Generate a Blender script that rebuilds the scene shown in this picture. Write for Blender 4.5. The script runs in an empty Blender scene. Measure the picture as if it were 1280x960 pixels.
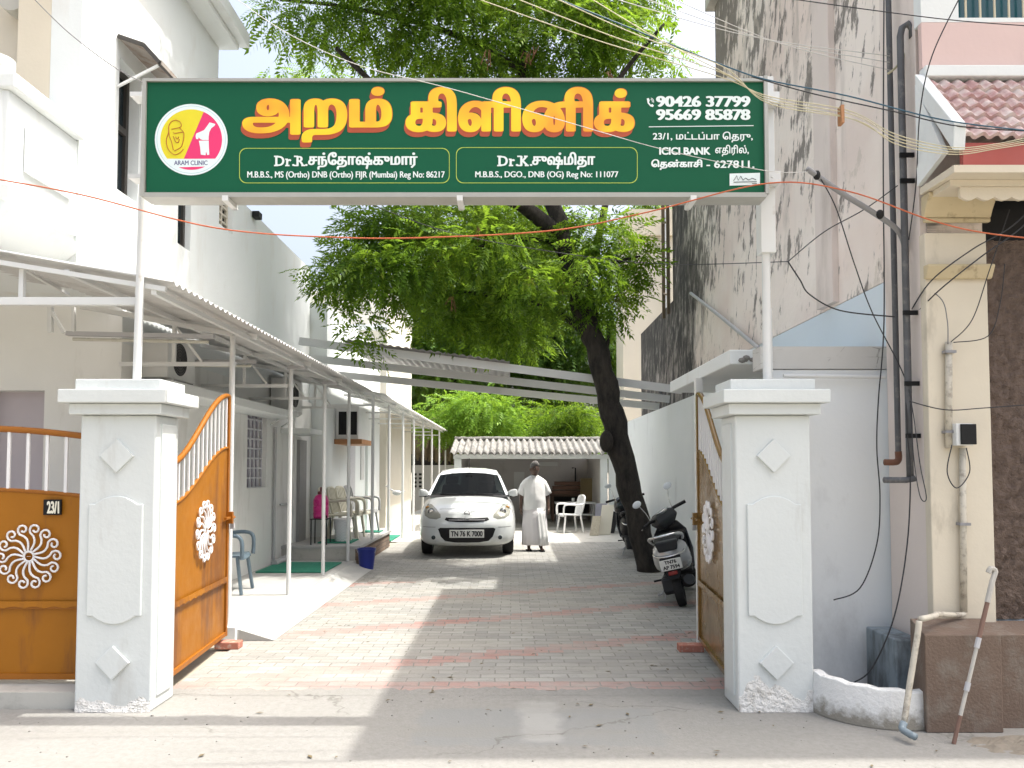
import bpy, bmesh, math, random
import numpy as np
from mathutils import Vector, Matrix
from mathutils.bvhtree import BVHTree

C = bpy.context.scene
COL = C.collection
R = math.radians
random.seed(7)
RNG = np.random.default_rng(11)

# ---------------------------------------------------------------- camera, sky, sun, exposure
CAM_H, FPX, TILT = 1.5, 960.0, R(2.5)
cam_d = bpy.data.cameras.new('camera')
cam_d.sensor_width = 36
cam_d.lens = 36 * FPX / 1280
cam_d.shift_y = 63 / 1280
cam_d.clip_end = 500
cam = bpy.data.objects.new('camera', cam_d)
COL.objects.link(cam)
cam.location = (0, 0, CAM_H)
cam.rotation_euler = (R(90) + TILT, 0, 0)
C.camera = cam

SUN_EL, SUN_AZ = 66.0, 88.0                      # azimuth clockwise from +Y: the sun stands over the right-hand building
world = bpy.data.worlds.new('World')
C.world = world
world.use_nodes = True
wn = world.node_tree.nodes
sky = wn.new('ShaderNodeTexSky')
sky.sky_type = 'NISHITA'
sky.sun_disc = False
sky.sun_elevation = R(SUN_EL)
sky.sun_rotation = R(SUN_AZ)
sky.air_density = 1.2
sky.dust_density = 9.0
sky.ozone_density = 1.6
haze_hs = wn.new('ShaderNodeHueSaturation')                        # a hazy, milky tropical sky
haze_hs.inputs['Saturation'].default_value = .66
haze_hs.inputs['Value'].default_value = 1.0
world.node_tree.links.new(sky.outputs[0], haze_hs.inputs['Color'])
world.node_tree.links.new(haze_hs.outputs[0], wn['Background'].inputs[0])
wn['Background'].inputs[1].default_value = 0.15

sun_d = bpy.data.lights.new('sun', 'SUN')
sun_d.energy = 2.25
sun_d.angle = R(0.6)
sun_d.color = (1.0, 0.965, 0.90)
sun = bpy.data.objects.new('sun', sun_d)
COL.objects.link(sun)
sv = Vector((math.sin(R(SUN_AZ)) * math.cos(R(SUN_EL)), math.cos(R(SUN_AZ)) * math.cos(R(SUN_EL)), math.sin(R(SUN_EL))))
sun.rotation_euler = sv.to_track_quat('Z', 'Y').to_euler()
sun.location = sv * 40

C.view_settings.view_transform = 'Standard'
C.view_settings.look = 'None'
C.view_settings.gamma = 1
C.view_settings.exposure = 1.38
C.view_settings.use_curve_mapping = False
C.render.engine = 'CYCLES'
C.cycles.max_bounces = 8
C.cycles.transparent_max_bounces = 12

# ---------------------------------------------------------------- measuring helpers (photo pixel -> point of the place)
_f = Vector((0, math.cos(TILT), math.sin(TILT)))
_u = Vector((0, -math.sin(TILT), math.cos(TILT)))
_r = Vector((1, 0, 0))
EYE = Vector((0, 0, CAM_H))
def ray(px, py): return _f + _r * ((px - 640) / FPX) + _u * ((543 - py) / FPX)
def P(px, py, Y):
    d = ray(px, py); return EYE + d * (Y / d.y)
def G(px, py, z=0.0):
    d = ray(px, py); return EYE + d * ((z - CAM_H) / d.z)
def W(px, py, X):
    d = ray(px, py); return EYE + d * (X / d.x)

# ---------------------------------------------------------------- object helpers
def tag(o, label=None, cat=None, group=None, kind=None):
    if label: o['label'] = label
    if cat: o['category'] = cat
    if group: o['group'] = group
    if kind: o['kind'] = kind
    return o
def thing(name, loc, label, cat, group=None, rot=(0, 0, 0)):
    o = bpy.data.objects.new(name, None)
    COL.objects.link(o)
    o.location = loc; o.rotation_euler = rot
    o.empty_display_size = .1
    return tag(o, label, cat, group)
def worldloc(o):
    v = Vector((0, 0, 0))
    while o is not None:
        v += o.location; o = o.parent
    return v

class MB:
    """collects shapes; build() links them as ONE mesh object"""
    def __init__(s):
        s.v = []; s.f = []; s.mi = []; s.cur = 0; s.xf = None
    def add(s, vs, fs):
        b = len(s.v)
        if s.xf is not None: vs = [s.xf @ Vector(p) for p in vs]
        s.v += [tuple(p) for p in vs]
        s.f += [tuple(b + i for i in f) for f in fs]
        s.mi += [s.cur] * len(fs)
        return s
    def box(s, x0, x1, y0, y1, z0, z1):
        if x0 > x1: x0, x1 = x1, x0
        if y0 > y1: y0, y1 = y1, y0
        if z0 > z1: z0, z1 = z1, z0
        return s.add([(x0,y0,z0),(x1,y0,z0),(x1,y1,z0),(x0,y1,z0),(x0,y0,z1),(x1,y0,z1),(x1,y1,z1),(x0,y1,z1)],
                     [(3,2,1,0),(4,5,6,7),(0,1,5,4),(1,2,6,5),(2,3,7,6),(3,0,4,7)])
    def bar(s, a, b, w, h=None, up=(0, 0, 1)):
        h = w if h is None else h
        a, b = Vector(a), Vector(b); d = (b - a).normalized(); up = Vector(up)
        if abs(d.dot(up)) > .98: up = Vector((0, 1, 0))
        sd = d.cross(up).normalized() * (w / 2); uu = sd.cross(d).normalized() * (h / 2)
        vs = [a-sd-uu, a+sd-uu, a+sd+uu, a-sd+uu, b-sd-uu, b+sd-uu, b+sd+uu, b-sd+uu]
        return s.add(vs, [(3,2,1,0),(4,5,6,7),(0,1,5,4),(1,2,6,5),(2,3,7,6),(3,0,4,7)])
    def tube(s, pts, r, n=8, cap=True):
        pts = [Vector(p) for p in pts]
        rs = r if isinstance(r, (list, tuple)) else [r] * len(pts)
        vs, fs = [], []
        nrm = None
        for i, p in enumerate(pts):
            t = (pts[min(i+1, len(pts)-1)] - pts[max(i-1, 0)])
            if t.length < 1e-9: t = Vector((0, 0, 1))
            t.normalize()
            if nrm is None:
                nrm = t.orthogonal().normalized()
            else:
                nrm = (nrm - t * nrm.dot(t))
                nrm = nrm.normalized() if nrm.length > 1e-6 else t.orthogonal().normalized()
            bi = t.cross(nrm)
            for k in range(n):
                a = 2 * math.pi * k / n
                vs.append(p + (nrm * math.cos(a) + bi * math.sin(a)) * rs[i])
        for i in range(len(pts) - 1):
            for k in range(n):
                k2 = (k + 1) % n
                fs.append((i*n+k, i*n+k2, (i+1)*n+k2, (i+1)*n+k))
        if cap:
            fs.append(tuple(range(n-1, -1, -1))); m = (len(pts)-1)*n
            fs.append(tuple(range(m, m+n)))
        return s.add(vs, fs)
    def rings(s, rings, close=True, cap0=True, cap1=True):
        n = len(rings[0]); vs = [p for r in rings for p in r]; fs = []
        for i in range(len(rings)-1):
            for k in range(n if close else n-1):
                k2 = (k+1) % n
                fs.append((i*n+k, i*n+k2, (i+1)*n+k2, (i+1)*n+k))
        if cap0: fs.append(tuple(range(n-1, -1, -1)))
        if cap1: fs.append(tuple(range((len(rings)-1)*n, len(rings)*n)))
        return s.add(vs, fs)
    def lathe(s, prof, n=20, o=(0,0,0), cap=True):
        o = Vector(o)
        return s.rings([[o + Vector((r*math.cos(2*math.pi*k/n), r*math.sin(2*math.pi*k/n), z)) for k in range(n)] for r, z in prof], True, cap, cap)
    def prism(s, poly, d):
        n = len(poly); d = Vector(d); a = [Vector(p) for p in poly]; b = [p + d for p in a]
        return s.add(a + b, [tuple(range(n-1, -1, -1)), tuple(range(n, 2*n))] + [(k, (k+1) % n, n+(k+1) % n, n+k) for k in range(n)])
    def ball(s, c, rx, ry=None, rz=None, n=12, m=8):
        ry = ry or rx; rz = rz or rx; c = Vector(c)
        rg = []
        for i in range(m+1):
            a = -math.pi/2 + math.pi*i/m; q = max(math.cos(a), .02)
            rg.append([c + Vector((rx*q*math.cos(2*math.pi*k/n), ry*q*math.sin(2*math.pi*k/n), rz*math.sin(a))) for k in range(n)])
        return s.rings(rg)
    def quad(s, a, b, c, d): return s.add([a, b, c, d], [(0, 1, 2, 3)])
    def build(s, name, mats, parent=None, smooth=False, local=False, bevel=0, subsurf=0, solid=0, auto=None):
        me = bpy.data.meshes.new(name)
        off = Vector((0, 0, 0)) if (parent is None or local) else worldloc(parent)
        me.from_pydata([(p[0]-off.x, p[1]-off.y, p[2]-off.z) for p in s.v], [], s.f)
        mats = mats if isinstance(mats, (list, tuple)) else [mats]
        for m in mats: me.materials.append(m)
        if len(mats) > 1: me.polygons.foreach_set('material_index', s.mi)
        bm = bmesh.new(); bm.from_mesh(me)
        bmesh.ops.recalc_face_normals(bm, faces=bm.faces)
        bm.to_mesh(me); bm.free()
        if smooth: me.polygons.foreach_set('use_smooth', [True] * len(me.polygons))
        if auto is not None:
            me.polygons.foreach_set('use_smooth', [True] * len(me.polygons))
            me.set_sharp_from_angle(angle=R(auto))
        o = bpy.data.objects.new(name, me); COL.objects.link(o)
        if parent is not None: o.parent = parent
        if solid:
            m = o.modifiers.new('solid', 'SOLIDIFY'); m.thickness = solid; m.offset = 0
        if bevel:
            m = o.modifiers.new('bevel', 'BEVEL'); m.width = bevel; m.segments = 2; m.limit_method = 'ANGLE'; m.angle_limit = R(40)
        if subsurf:
            m = o.modifiers.new('sub', 'SUBSURF'); m.levels = subsurf; m.render_levels = subsurf
        return o

def copy_tree(o, parent=None):
    c = o.copy(); COL.objects.link(c)
    if parent is not None: c.parent = parent
    for ch in list(o.children): copy_tree(ch, c)
    return c

def smooth_path(pts, per=8):
    pts = [Vector(p) for p in pts]
    if len(pts) < 3: return pts
    out = []
    for i in range(len(pts)-1):
        p0 = pts[max(i-1, 0)]; p1 = pts[i]; p2 = pts[i+1]; p3 = pts[min(i+2, len(pts)-1)]
        for k in range(per):
            t = k / per
            out.append(.5*((2*p1)+(-p0+p2)*t+(2*p0-5*p1+4*p2-p3)*t*t+(-p0+3*p1-3*p2+p3)*t**3))
    out.append(pts[-1])
    return out

def slab(mb, u0, u1, v0, v1, holes, mp, th):
    """a wall u0..u1 x v0..v1 with real rectangular openings; mp(u, v, w) gives the point, w runs 0..th into the wall"""
    us = sorted({u0, u1} | {h[0] for h in holes} | {h[1] for h in holes}); vs = sorted({v0, v1} | {h[2] for h in holes} | {h[3] for h in holes})
    us = [u for u in us if u0 <= u <= u1]; vs = [v for v in vs if v0 <= v <= v1]
    def solid(i, j):
        if i < 0 or j < 0 or i >= len(us)-1 or j >= len(vs)-1: return False
        cu, cv = (us[i]+us[i+1])/2, (vs[j]+vs[j+1])/2
        return not any(h[0] < cu < h[1] and h[2] < cv < h[3] for h in holes)
    for i in range(len(us)-1):
        for j in range(len(vs)-1):
            if not solid(i, j): continue
            a, b, c, d = us[i], us[i+1], vs[j], vs[j+1]
            mb.quad(mp(a,c,0), mp(b,c,0), mp(b,d,0), mp(a,d,0)); mb.quad(mp(a,c,th), mp(b,c,th), mp(b,d,th), mp(a,d,th))
            if not solid(i-1, j): mb.quad(mp(a,c,0), mp(a,d,0), mp(a,d,th), mp(a,c,th))
            if not solid(i+1, j): mb.quad(mp(b,c,0), mp(b,d,0), mp(b,d,th), mp(b,c,th))
            if not solid(i, j-1): mb.quad(mp(a,c,0), mp(b,c,0), mp(b,c,th), mp(a,c,th))
            if not solid(i, j+1): mb.quad(mp(a,d,0), mp(b,d,0), mp(b,d,th), mp(a,d,th))
    return mb

# ---------------------------------------------------------------- materials
class NT:
    def __init__(s, name):
        s.m = bpy.data.materials.new(name); s.m.use_nodes = True
        s.t = s.m.node_tree; s.n = s.t.nodes; s.b = s.n['Principled BSDF']; s.out = s.n['Material Output']
        s._pos = None
    def node(s, t, **kw):
        n = s.n.new(t)
        for k, v in kw.items(): setattr(n, k, v)
        return n
    def link(s, a, b): s.t.links.new(a, b)
    def setin(s, sock, v):
        if hasattr(v, 'is_output'): s.link(v, sock)
        else: sock.default_value = v
    def pos(s):
        if s._pos is None: s._pos = s.node('ShaderNodeNewGeometry').outputs['Position']
        return s._pos
    def scaled(s, sc, off=(0,0,0)):
        m = s.node('ShaderNodeMapping'); s.link(s.pos(), m.inputs[0])
        m.inputs['Scale'].default_value = sc; m.inputs['Location'].default_value = off
        return m.outputs[0]
    def noise(s, scale, detail=4, rough=.55, vec=None):
        n = s.node('ShaderNodeTexNoise'); s.link(vec if vec is not None else s.pos(), n.inputs['Vector'])
        n.inputs['Scale'].default_value = scale; n.inputs['Detail'].default_value = detail; n.inputs['Roughness'].default_value = rough
        return n.outputs[0]
    def math(s, op, a, b=0.0, c=0.0, clamp=False):
        n = s.node('ShaderNodeMath', operation=op, use_clamp=clamp)
        s.setin(n.inputs[0], a); s.setin(n.inputs[1], b); s.setin(n.inputs[2], c)
        return n.outputs[0]
    def ramp(s, v, a, b, lo=0.0, hi=1.0):
        n = s.node('ShaderNodeMapRange'); s.link(v, n.inputs[0])
        for i, q in enumerate((a, b, lo, hi)): n.inputs[i+1].default_value = q
        return n.outputs[0]
    def mix(s, f, a, b, mode='MIX'):
        n = s.node('ShaderNodeMix', data_type='RGBA', blend_type=mode)
        s.setin(n.inputs[0], f)
        for q, v in ((6, a), (7, b)):
            if isinstance(v, (tuple, list)): v = tuple(v)[:3] + (1,)
            s.setin(n.inputs[q], v)
        return n.outputs[2]
    def sep(s):
        n = s.node('ShaderNodeSeparateXYZ'); s.link(s.pos(), n.inputs[0]); return n.outputs
    def bump(s, h, strength=.3, dist=.01):
        n = s.node('ShaderNodeBump'); s.link(h, n.inputs['Height'])
        n.inputs['Strength'].default_value = strength; n.inputs['Distance'].default_value = dist
        s.link(n.outputs[0], s.b.inputs['Normal'])
    def done(s, col=None, rough=None, metal=None, spec=None):
        if col is not None:
            if isinstance(col, (tuple, list)): col = tuple(col)[:3] + (1,)
            s.setin(s.b.inputs['Base Color'], col)
        if rough is not None: s.setin(s.b.inputs['Roughness'], rough)
        if metal is not None: s.b.inputs['Metallic'].default_value = metal
        if spec is not None: s.b.inputs['Specular IOR Level'].default_value = spec
        return s.m

def mul(c, k): return tuple(min(1, x*k) for x in c[:3])
def MAT(name, col, rough=.6, var=.12, scale=4, bump=0, bscale=80, bdist=.004, metal=0, dirt=None, dscale=3, damt=(.55, .7), stretch=1, spec=None):
    t = NT(name)
    c = t.mix(t.noise(scale, 5), mul(col, 1-var), mul(col, 1+var))
    if dirt:
        v = t.scaled((1, 1, 1/stretch)) if stretch != 1 else None
        c = t.mix(t.ramp(t.noise(dscale, 7, .65, v), damt[0], damt[1]), c, dirt)
    rr = t.ramp(t.noise(scale*2.3, 3), .3, .7, max(0, rough-.07), min(1, rough+.07))
    if bump: t.bump(t.noise(bscale, 4), bump, bdist)
    return t.done(c, rr, metal, spec)

WHITE = MAT('white_wash', (.70, .73, .725), .8, .04, 2, .35, 40, .004, dirt=(.60, .585, .545), dscale=2.2, damt=(.56, .85), stretch=3)
PILLAR = MAT('pillar_paint', (.61, .64, .63), .6, .05, 3, .45, 26, .006, dirt=(.42, .41, .375), dscale=3.6, damt=(.56, .84), stretch=5)
GREYWHITE = MAT('grey_white_paint', (.74, .745, .725), .75, .06, 2, .3, 40, .003, dirt=(.48, .47, .43), dscale=2.5, damt=(.55, .8), stretch=4)  # even grey-white wall paint with streaks of dirt
BEIGE = MAT('beige_paint', (.58, .53, .44), .75, .07, 2, .3, 40, .003, dirt=(.42, .37, .29), dscale=2, damt=(.6, .85), stretch=4)
CREAM = MAT('cream_paint', (.62, .56, .45), .75, .08, 3, .4, 30, .004, dirt=(.36, .32, .25), dscale=3, damt=(.58, .75), stretch=3)
METAL_W = MAT('white_metal', (.66, .67, .66), .45, .06, 6, dirt=(.42, .36, .3), dscale=9, damt=(.66, .8), stretch=2)
METAL_G = MAT('grey_metal', (.42, .42, .43), .5, .12, 6)
SHEET = MAT('roof_sheet', (.55, .55, .54), .5, .1, 2, dirt=(.33, .31, .29), dscale=3, damt=(.55, .8))
ASBESTOS = MAT('asbestos', (.23, .225, .21), .9, .2, 6, .4, 60, .004, dirt=(.10, .095, .085), dscale=5, damt=(.45, .65))
ORANGE = MAT('orange_gate_paint', (.33, .125, .008), .5, .12, 4, .25, 6, .02, dirt=(.17, .065, .02), dscale=3.5, damt=(.50, .66), stretch=5, spec=.25)
ORANGE_RAIL = MAT('orange_rail_paint', (.30, .105, .010), .45, .12, 6, spec=.3)
TANGATE = MAT('ochre_gate_paint', (.20, .115, .035), .22, .1, 2, .35, 4, .04, dirt=(.13, .075, .02), dscale=1.5, damt=(.5, .75), stretch=6)
WHITEBAR = MAT('white_bar_paint', (.78, .77, .77), .45, .05, 10)
BLACK = MAT('black_plastic', (.010, .010, .011), .6, .2, 20, spec=.25)
DARKGREY = MAT('dark_grey_plastic', (.028, .030, .033), .5, .2, 15, spec=.35)
RUBBER = MAT('rubber', (.012, .012, .012), .85, .2, 40, .4, 120, .002)
GLASSD = MAT('dark_glass', (.02, .03, .035), .08, .2, 2)
CAPBRICK = MAT('red_brick', (.42, .17, .12), .85, .25, 20, .5, 60, .004, dirt=(.5, .45, .4), dscale=20, damt=(.55, .7))
CONC = MAT('concrete', (.45, .44, .40), .85, .14, 3, .4, 40, .004, dirt=(.28, .27, .24), dscale=4, damt=(.55, .75))
KERBW = MAT('white_kerb', (.40, .40, .385), .8, .12, 5, .4, 50, .004, dirt=(.42, .40, .36), dscale=5, damt=(.55, .75))
SILVER = MAT('silver_paint', (.50, .51, .52), .3, .015, 2, metal=.4)
CHROME = MAT('bright_metal', (.62, .62, .62), .22, .05, 5, metal=1)
SKIN = MAT('brown_skin', (.085, .046, .031), .5, .12, 30)
# ---------------------------------------------------------------- ground
def sheet(name, x0, x1, y0, y1, z, m, kind='structure'):
    mb = MB(); mb.quad((x0,y0,z),(x1,y0,z),(x1,y1,z),(x0,y1,z))
    o = mb.build(name, m); o['kind'] = kind
    return o
t = NT('bare_earth')
GROUND_M = t.done(t.mix(t.noise(.6, 6), (.30, .26, .2), (.42, .37, .3)), .95); t.bump(t.noise(12), .4, .02)
sheet('ground', -150, 150, -60, 250, -.012, GROUND_M)

# concrete apron and street: pale, stained, with a darker patch repair and a few cracks
t = NT('street_concrete')
X, Y_, Z_ = t.sep()
base = t.mix(t.noise(1.3, 6, .6), (.19, .187, .175), (.30, .292, .27))
fine = t.mix(t.ramp(t.noise(60, 3), .35, .65), base, (.25, .245, .23)); 
c0_ = t.ramp(t.noise(26, 7, .8), .42, .62)
wob = t.math('MULTIPLY', t.math('SUBTRACT', t.noise(7, 4), .5), .16)
def band(v, a, b, soft=.03):
    v = t.math('ADD', v, wob)
    lo = t.ramp(v, a-soft, a+soft); hi = t.ramp(v, b-soft, b+soft, 1, 0)
    return t.math('MULTIPLY', lo, hi)
patch = t.math('MULTIPLY', band(X, -.55, .85), band(Y_, 4.22, 4.86))
patch2 = t.math('MULTIPLY', band(X, .05, .28), band(Y_, 4.28, 5.0))
fine = t.mix(t.math('MULTIPLY', c0_, .5), fine, (.17, .165, .15))
c = t.mix(t.math('MULTIPLY', patch, .75), fine, (.21, .215, .21))
c = t.mix(t.math('MULTIPLY', patch2, .55), c, (.35, .345, .325))
st = t.ramp(t.noise(2.2, 8, .7, t.scaled((.35, 1.6, 1))), .48, .68)
c = t.mix(t.math('MULTIPLY', st, .7), c, (.22, .215, .195))
vo = t.node('ShaderNodeTexVoronoi', feature='DISTANCE_TO_EDGE'); cdn = t.node('ShaderNodeTexNoise'); t.link(t.pos(), cdn.inputs['Vector']); cdn.inputs['Scale'].default_value = 2.5; cdn.inputs['Detail'].default_value = 6
cdm = t.node('ShaderNodeVectorMath', operation='MULTIPLY_ADD'); t.link(cdn.outputs['Color'], cdm.inputs[0]); cdm.inputs[1].default_value = (.5, .5, 0); t.link(t.scaled((.5, .9, 1)), cdm.inputs[2]); t.link(cdm.outputs[0], vo.inputs['Vector']); vo.inputs['Scale'].default_value = .8
crk = t.math('MULTIPLY', t.ramp(vo.outputs[0], .0, .004, 1, 0), t.ramp(t.noise(1.1, 2), .46, .54))
c = t.mix(t.math('MULTIPLY', crk, .8), c, (.13, .125, .11))
CONCRETE_M = t.done(c, .9); t.bump(t.noise(70, 5), .5, .006)
sheet('concrete_apron', -14, 14, 3.62, 5.24, 0, CONCRETE_M)
t = NT('street_dust')
c = t.mix(t.ramp(t.noise(1.9, 8, .68, t.scaled((.3, 2.4, 1))), .3, .7), (.19, .178, .15), (.31, .29, .245)); c = t.mix(t.ramp(t.noise(40, 4, .7), .5, .7, 0, .4), c, (.22, .205, .175))
ROAD_M = t.done(c, .92); t.bump(t.noise(50, 5), .5, .006)
sheet('road', -60, 60, -12, 3.62, -.004, ROAD_M)
sheet('far_yard', -3.3, 2.6, 15.6, 30, .006, CONC)

# paving blocks with red diagonal courses
t = NT('paving_blocks')
X, Y_, Z_ = t.sep()
dv = t.node('ShaderNodeTexNoise'); t.link(t.pos(), dv.inputs['Vector']); dv.inputs['Scale'].default_value = 5; dv.inputs['Detail'].default_value = 3
ds = t.node('ShaderNodeVectorMath', operation='MULTIPLY_ADD'); t.link(dv.outputs['Color'], ds.inputs[0]); ds.inputs[1].default_value = (.034, .030, 0); t.link(t.pos(), ds.inputs[2])
br = t.node('ShaderNodeTexBrick'); t.link(ds.outputs[0], br.inputs['Vector'])
br.offset = .5; br.squash = 1
br.inputs['Scale'].default_value = 1; br.inputs['Mortar Size'].default_value = .0055; br.inputs['Mortar Smooth'].default_value = .3
br.inputs['Brick Width'].default_value = .21; br.inputs['Row Height'].default_value = .105
br.inputs['Color1'].default_value = (.245, .245, .23, 1); br.inputs['Color2'].default_value = (.345, .342, .32, 1); br.inputs['Mortar'].default_value = (.185, .18, .165, 1)
sx = t.math('SNAP', X, .105); sy = t.math('SNAP', Y_, .105)
dg = t.math('SUBTRACT', sy, t.math('MULTIPLY', sx, .42))
fr = t.math('FRACT', t.math('DIVIDE', t.math('SUBTRACT', dg, 4.64), 1.5))
red = t.math('LESS_THAN', fr, .17)
red = t.math('MULTIPLY', red, t.math('LESS_THAN', Y_, 10.2))
red = t.math('MAXIMUM', red, t.math('LESS_THAN', sy, 5.36))
rc = t.mix(t.noise(14, 3), (.33, .155, .135), (.42, .235, .205))
c = t.mix(t.math('MULTIPLY', t.math('MULTIPLY', red, t.math('SUBTRACT', 1, br.outputs['Fac'])), t.ramp(t.noise(3.5, 6, .7), .28, .60, .2, .9)), br.outputs['Color'], rc)
c = t.mix(t.ramp(t.noise(1.7, 6, .65, t.scaled((.5, 1.4, 1))), .40, .66, 0, .65), c, (.34, .325, .29))
c = t.mix(t.ramp(t.noise(9, 5, .7), .57, .70, 0, .5), c, (.19, .18, .155))
c = t.mix(t.ramp(t.noise(1, 6, .7, t.scaled((3, 16, 1))), .54, .66, 0, .38), c, (.14, .135, .12))
hh = t.math('SUBTRACT', t.math('MULTIPLY', t.noise(35, 4), .5), br.outputs['Fac'])
PAVE_M = t.done(c, .88); t.bump(hh, .6, .012)
sheet('driveway', -2.32, 2.5, 5.24, 15.6, .004, PAVE_M)

# ragged mortar edge between paving and apron, grit on the street
for nm, y0, amp, mm in (('mortar_edge', 5.17, .05, CONCRETE_M),):
    n = 150; vs = []
    for i in range(n+1):
        x = -2.32+4.8*i/n; e = amp*(math.sin(i*.21)*.4+math.sin(i*.83+1)*.3+random.uniform(-.5, .5)); vs += [(x, y0-.03, .0012), (x, y0+.10+e, .0068)]
    mb = MB(); mb.add(vs, [(2*i, 2*i+2, 2*i+3, 2*i+1) for i in range(n)]); mb.build(nm, mm)['kind'] = 'structure'
mb = MB()
for i in range(240):
    x, y = random.uniform(-3.2, 3.0), random.uniform(2.9, 5.2); r = random.uniform(.002, .008)*(1.3 if random.random() < .1 else 1)
    mb.ball((x, y, r*.35), r, r*random.uniform(.6, 1), r*.6, 5, 3)
gr = tag(mb.build('gravel', MAT('grit', (.22, .21, .19), .9, .4, 30)), 'loose grit and small stones scattered over the street concrete', 'gravel', kind='stuff')
# fallen leaves swept about on the paving (uncountable)
v = []; f = []
for i in range(420):
    x, y = random.uniform(-2.0, 2.3), random.uniform(3.6, 15.2)
    if random.random() > .25 + .06 * y: continue
    a = random.uniform(0, 6.28); l = random.uniform(.012, .03); w = l*.4; h = .007
    cx, sy2 = math.cos(a), math.sin(a); b = len(v)
    for q, r2, hz in ((-l, 0, .0), (0, w, .003), (l, 0, .001), (0, -w, .002)): v.append((x+q*cx-r2*sy2, y+q*sy2+r2*cx, h+hz))
    f.append((b, b+1, b+2, b+3))
mb = MB(); mb.add(v, f)
o = mb.build('fallen_leaves', MAT('dry_leaf', (.13, .10, .05), .8, .4, 9)); tag(o, 'dry fallen leaflets scattered over the paving blocks', 'leaves', kind='stuff')

# side platform on the left with its sloping white kerb, raised second platform with brick face
mb = MB(); mb.box(-3.52, -2.36, 6.72, 11.7, 0, .1)
mb.build('side_platform', KERBW)['kind'] = 'structure'
mb = MB(); mb.prism([(-2.358, 6.72, .006), (-2.358, 6.72, .098), (-2.06, 6.72, .008)], (0, 4.75, 0))
mb.build('kerb', KERBW)['kind'] = 'structure'
mb = MB(); mb.box(-3.52, -2.38, 11.72, 14.7, 0, .27); mb.cur = 1
mb.box(-3.52, -2.30, 11.70, 14.74, .272, .315)
mb.cur = 2; mb.box(-2.378, -2.33, 11.72, 14.7, .006, .27)
t = NT('old_brick')
br = t.node('ShaderNodeTexBrick'); mp = t.node('ShaderNodeMapping'); t.link(t.pos(), mp.inputs[0]); mp.inputs['Rotation'].default_value = (0, R(90), R(90))
sp = t.sep(); cb = t.node('ShaderNodeCombineXYZ'); t.link(sp[1], cb.inputs[0]); t.link(sp[2], cb.inputs[1]); t.link(cb.outputs[0], br.inputs['Vector'])
br.inputs['Scale'].default_value = 1; br.inputs['Brick Width'].default_value = .22; br.inputs['Row Height'].default_value = .075; br.inputs['Mortar Size'].default_value = .006
br.inputs['Color1'].default_value = (.14, .10, .075, 1); br.inputs['Color2'].default_value = (.20, .14, .10, 1); br.inputs['Mortar'].default_value = (.09, .08, .07, 1)
OLDBRICK = t.done(br.outputs[0], .9); t.bump(br.outputs['Fac'], .5, -.01)
mb.build('veranda_platform', [CONC, KERBW, OLDBRICK])['kind'] = 'structure'
mb = MB(); mb.box(-14, -2.72, 4.86, 5.2, 0, .10)
mb.build('threshold_kerb', CONC)['kind'] = 'structure'

# ---------------------------------------------------------------- gate pillars
def pillar(x0, x1, label):
    cx = (x0+x1)/2; y0, y1 = 4.8, 5.12
    o = thing('gate_pillar', (cx, 4.96, 0), label, 'gate pillar', 'white gate pillars')
    m = MB(); m.box(x0, x1, y0, y1, 0, 1.83); m.build('shaft', PILLAR, o, bevel=.012)
    m = MB(); m.box(x0-.05, x1+.05, y0-.05, y1+.05, 1.832, 1.90); m.box(x0-.095, x1+.095, y0-.095, y1+.095, 1.902, 1.985); m.box(x0-.03, x1+.03, y0-.02, y1+.02, 1.987, 2.055)
    m.build('cap', PILLAR, o, bevel=.006)
    for zc in (1.575, .30):
        m = MB(); d = .105
        m.prism([(cx-d, y0+.005, zc), (cx, y0+.005, zc-d), (cx+d, y0+.005, zc), (cx, y0+.005, zc+d)], (0, -.026, 0)); m.build('diamond_ornament', PILLAR, o, bevel=.004)
    pts = []; hw = .168; zb, zt = .585, 1.275
    for k in range(15):
        q = -1 + 2*k/14; pts.append((cx + hw*.74*q, y0+.005, zt + .006 + .045*(1-q*q)))
    pts += [(cx+hw*.78, y0+.005, zt), (cx+hw, y0+.005, zt), (cx+hw, y0+.005, zb), (cx+hw*.78, y0+.005, zb)]
    for k in range(15):
        q = 1 - 2*k/14; pts.append((cx + hw*.74*q, y0+.005, zb - .006 - .045*(1-q*q)))
    pts += [(cx-hw*.78, y0+.005, zb), (cx-hw, y0+.005, zb), (cx-hw, y0+.005, zt), (cx-hw*.78, y0+.005, zt)]
    m = MB(); m.prism(pts, (0, -.019, 0)); m.build('arched_panel', PILLAR, o, bevel=.005)
    # side face: raised strip
    sx = x1 if cx < 0 else x0
    m = MB(); m.box(sx-.012, sx+.012, y0+.06, y1-.06, .08, 1.78); m.build('side_panel', PILLAR, o, bevel=.004)
    # rough plaster skirt
    m = MB(); nx, nz = 64, 34; hgt = .30 if cx > 0 else .13; vs = []; fs = []
    ph = cx*7.3
    for kz in range(nz+1):
        for kx in range(nx+1):
            u, w = kx/nx, kz/nz
            e = .52+.22*math.sin(u*7+ph)+.12*math.sin(u*15+ph*2)+.05*math.sin(u*31+w*9)
            hgt_ = 0; d = (.5+.5*math.sin(u*37+w*21+ph)*math.cos(w*29-u*17))*.5 + random.random()*.5
            a = max(0, min(1, (e*1.05-w)*2.6)) * min(1, u*9, (1-u)*9)
            vs.append((x0+.003+(x1-x0-.006)*u, y0+.003-a*(.004+.007*d)-(.012*(1-w)**3 if a > 0 else 0), .001+hgt*w))
    for kz in range(nz):
        for kx in range(nx): b = kz*(nx+1)+kx; fs.append((b, b+1, b+nx+2, b+nx+1))
    m.add(vs, fs); m.build('plaster_skirt', ROUGHPL, o)
    return o
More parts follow.
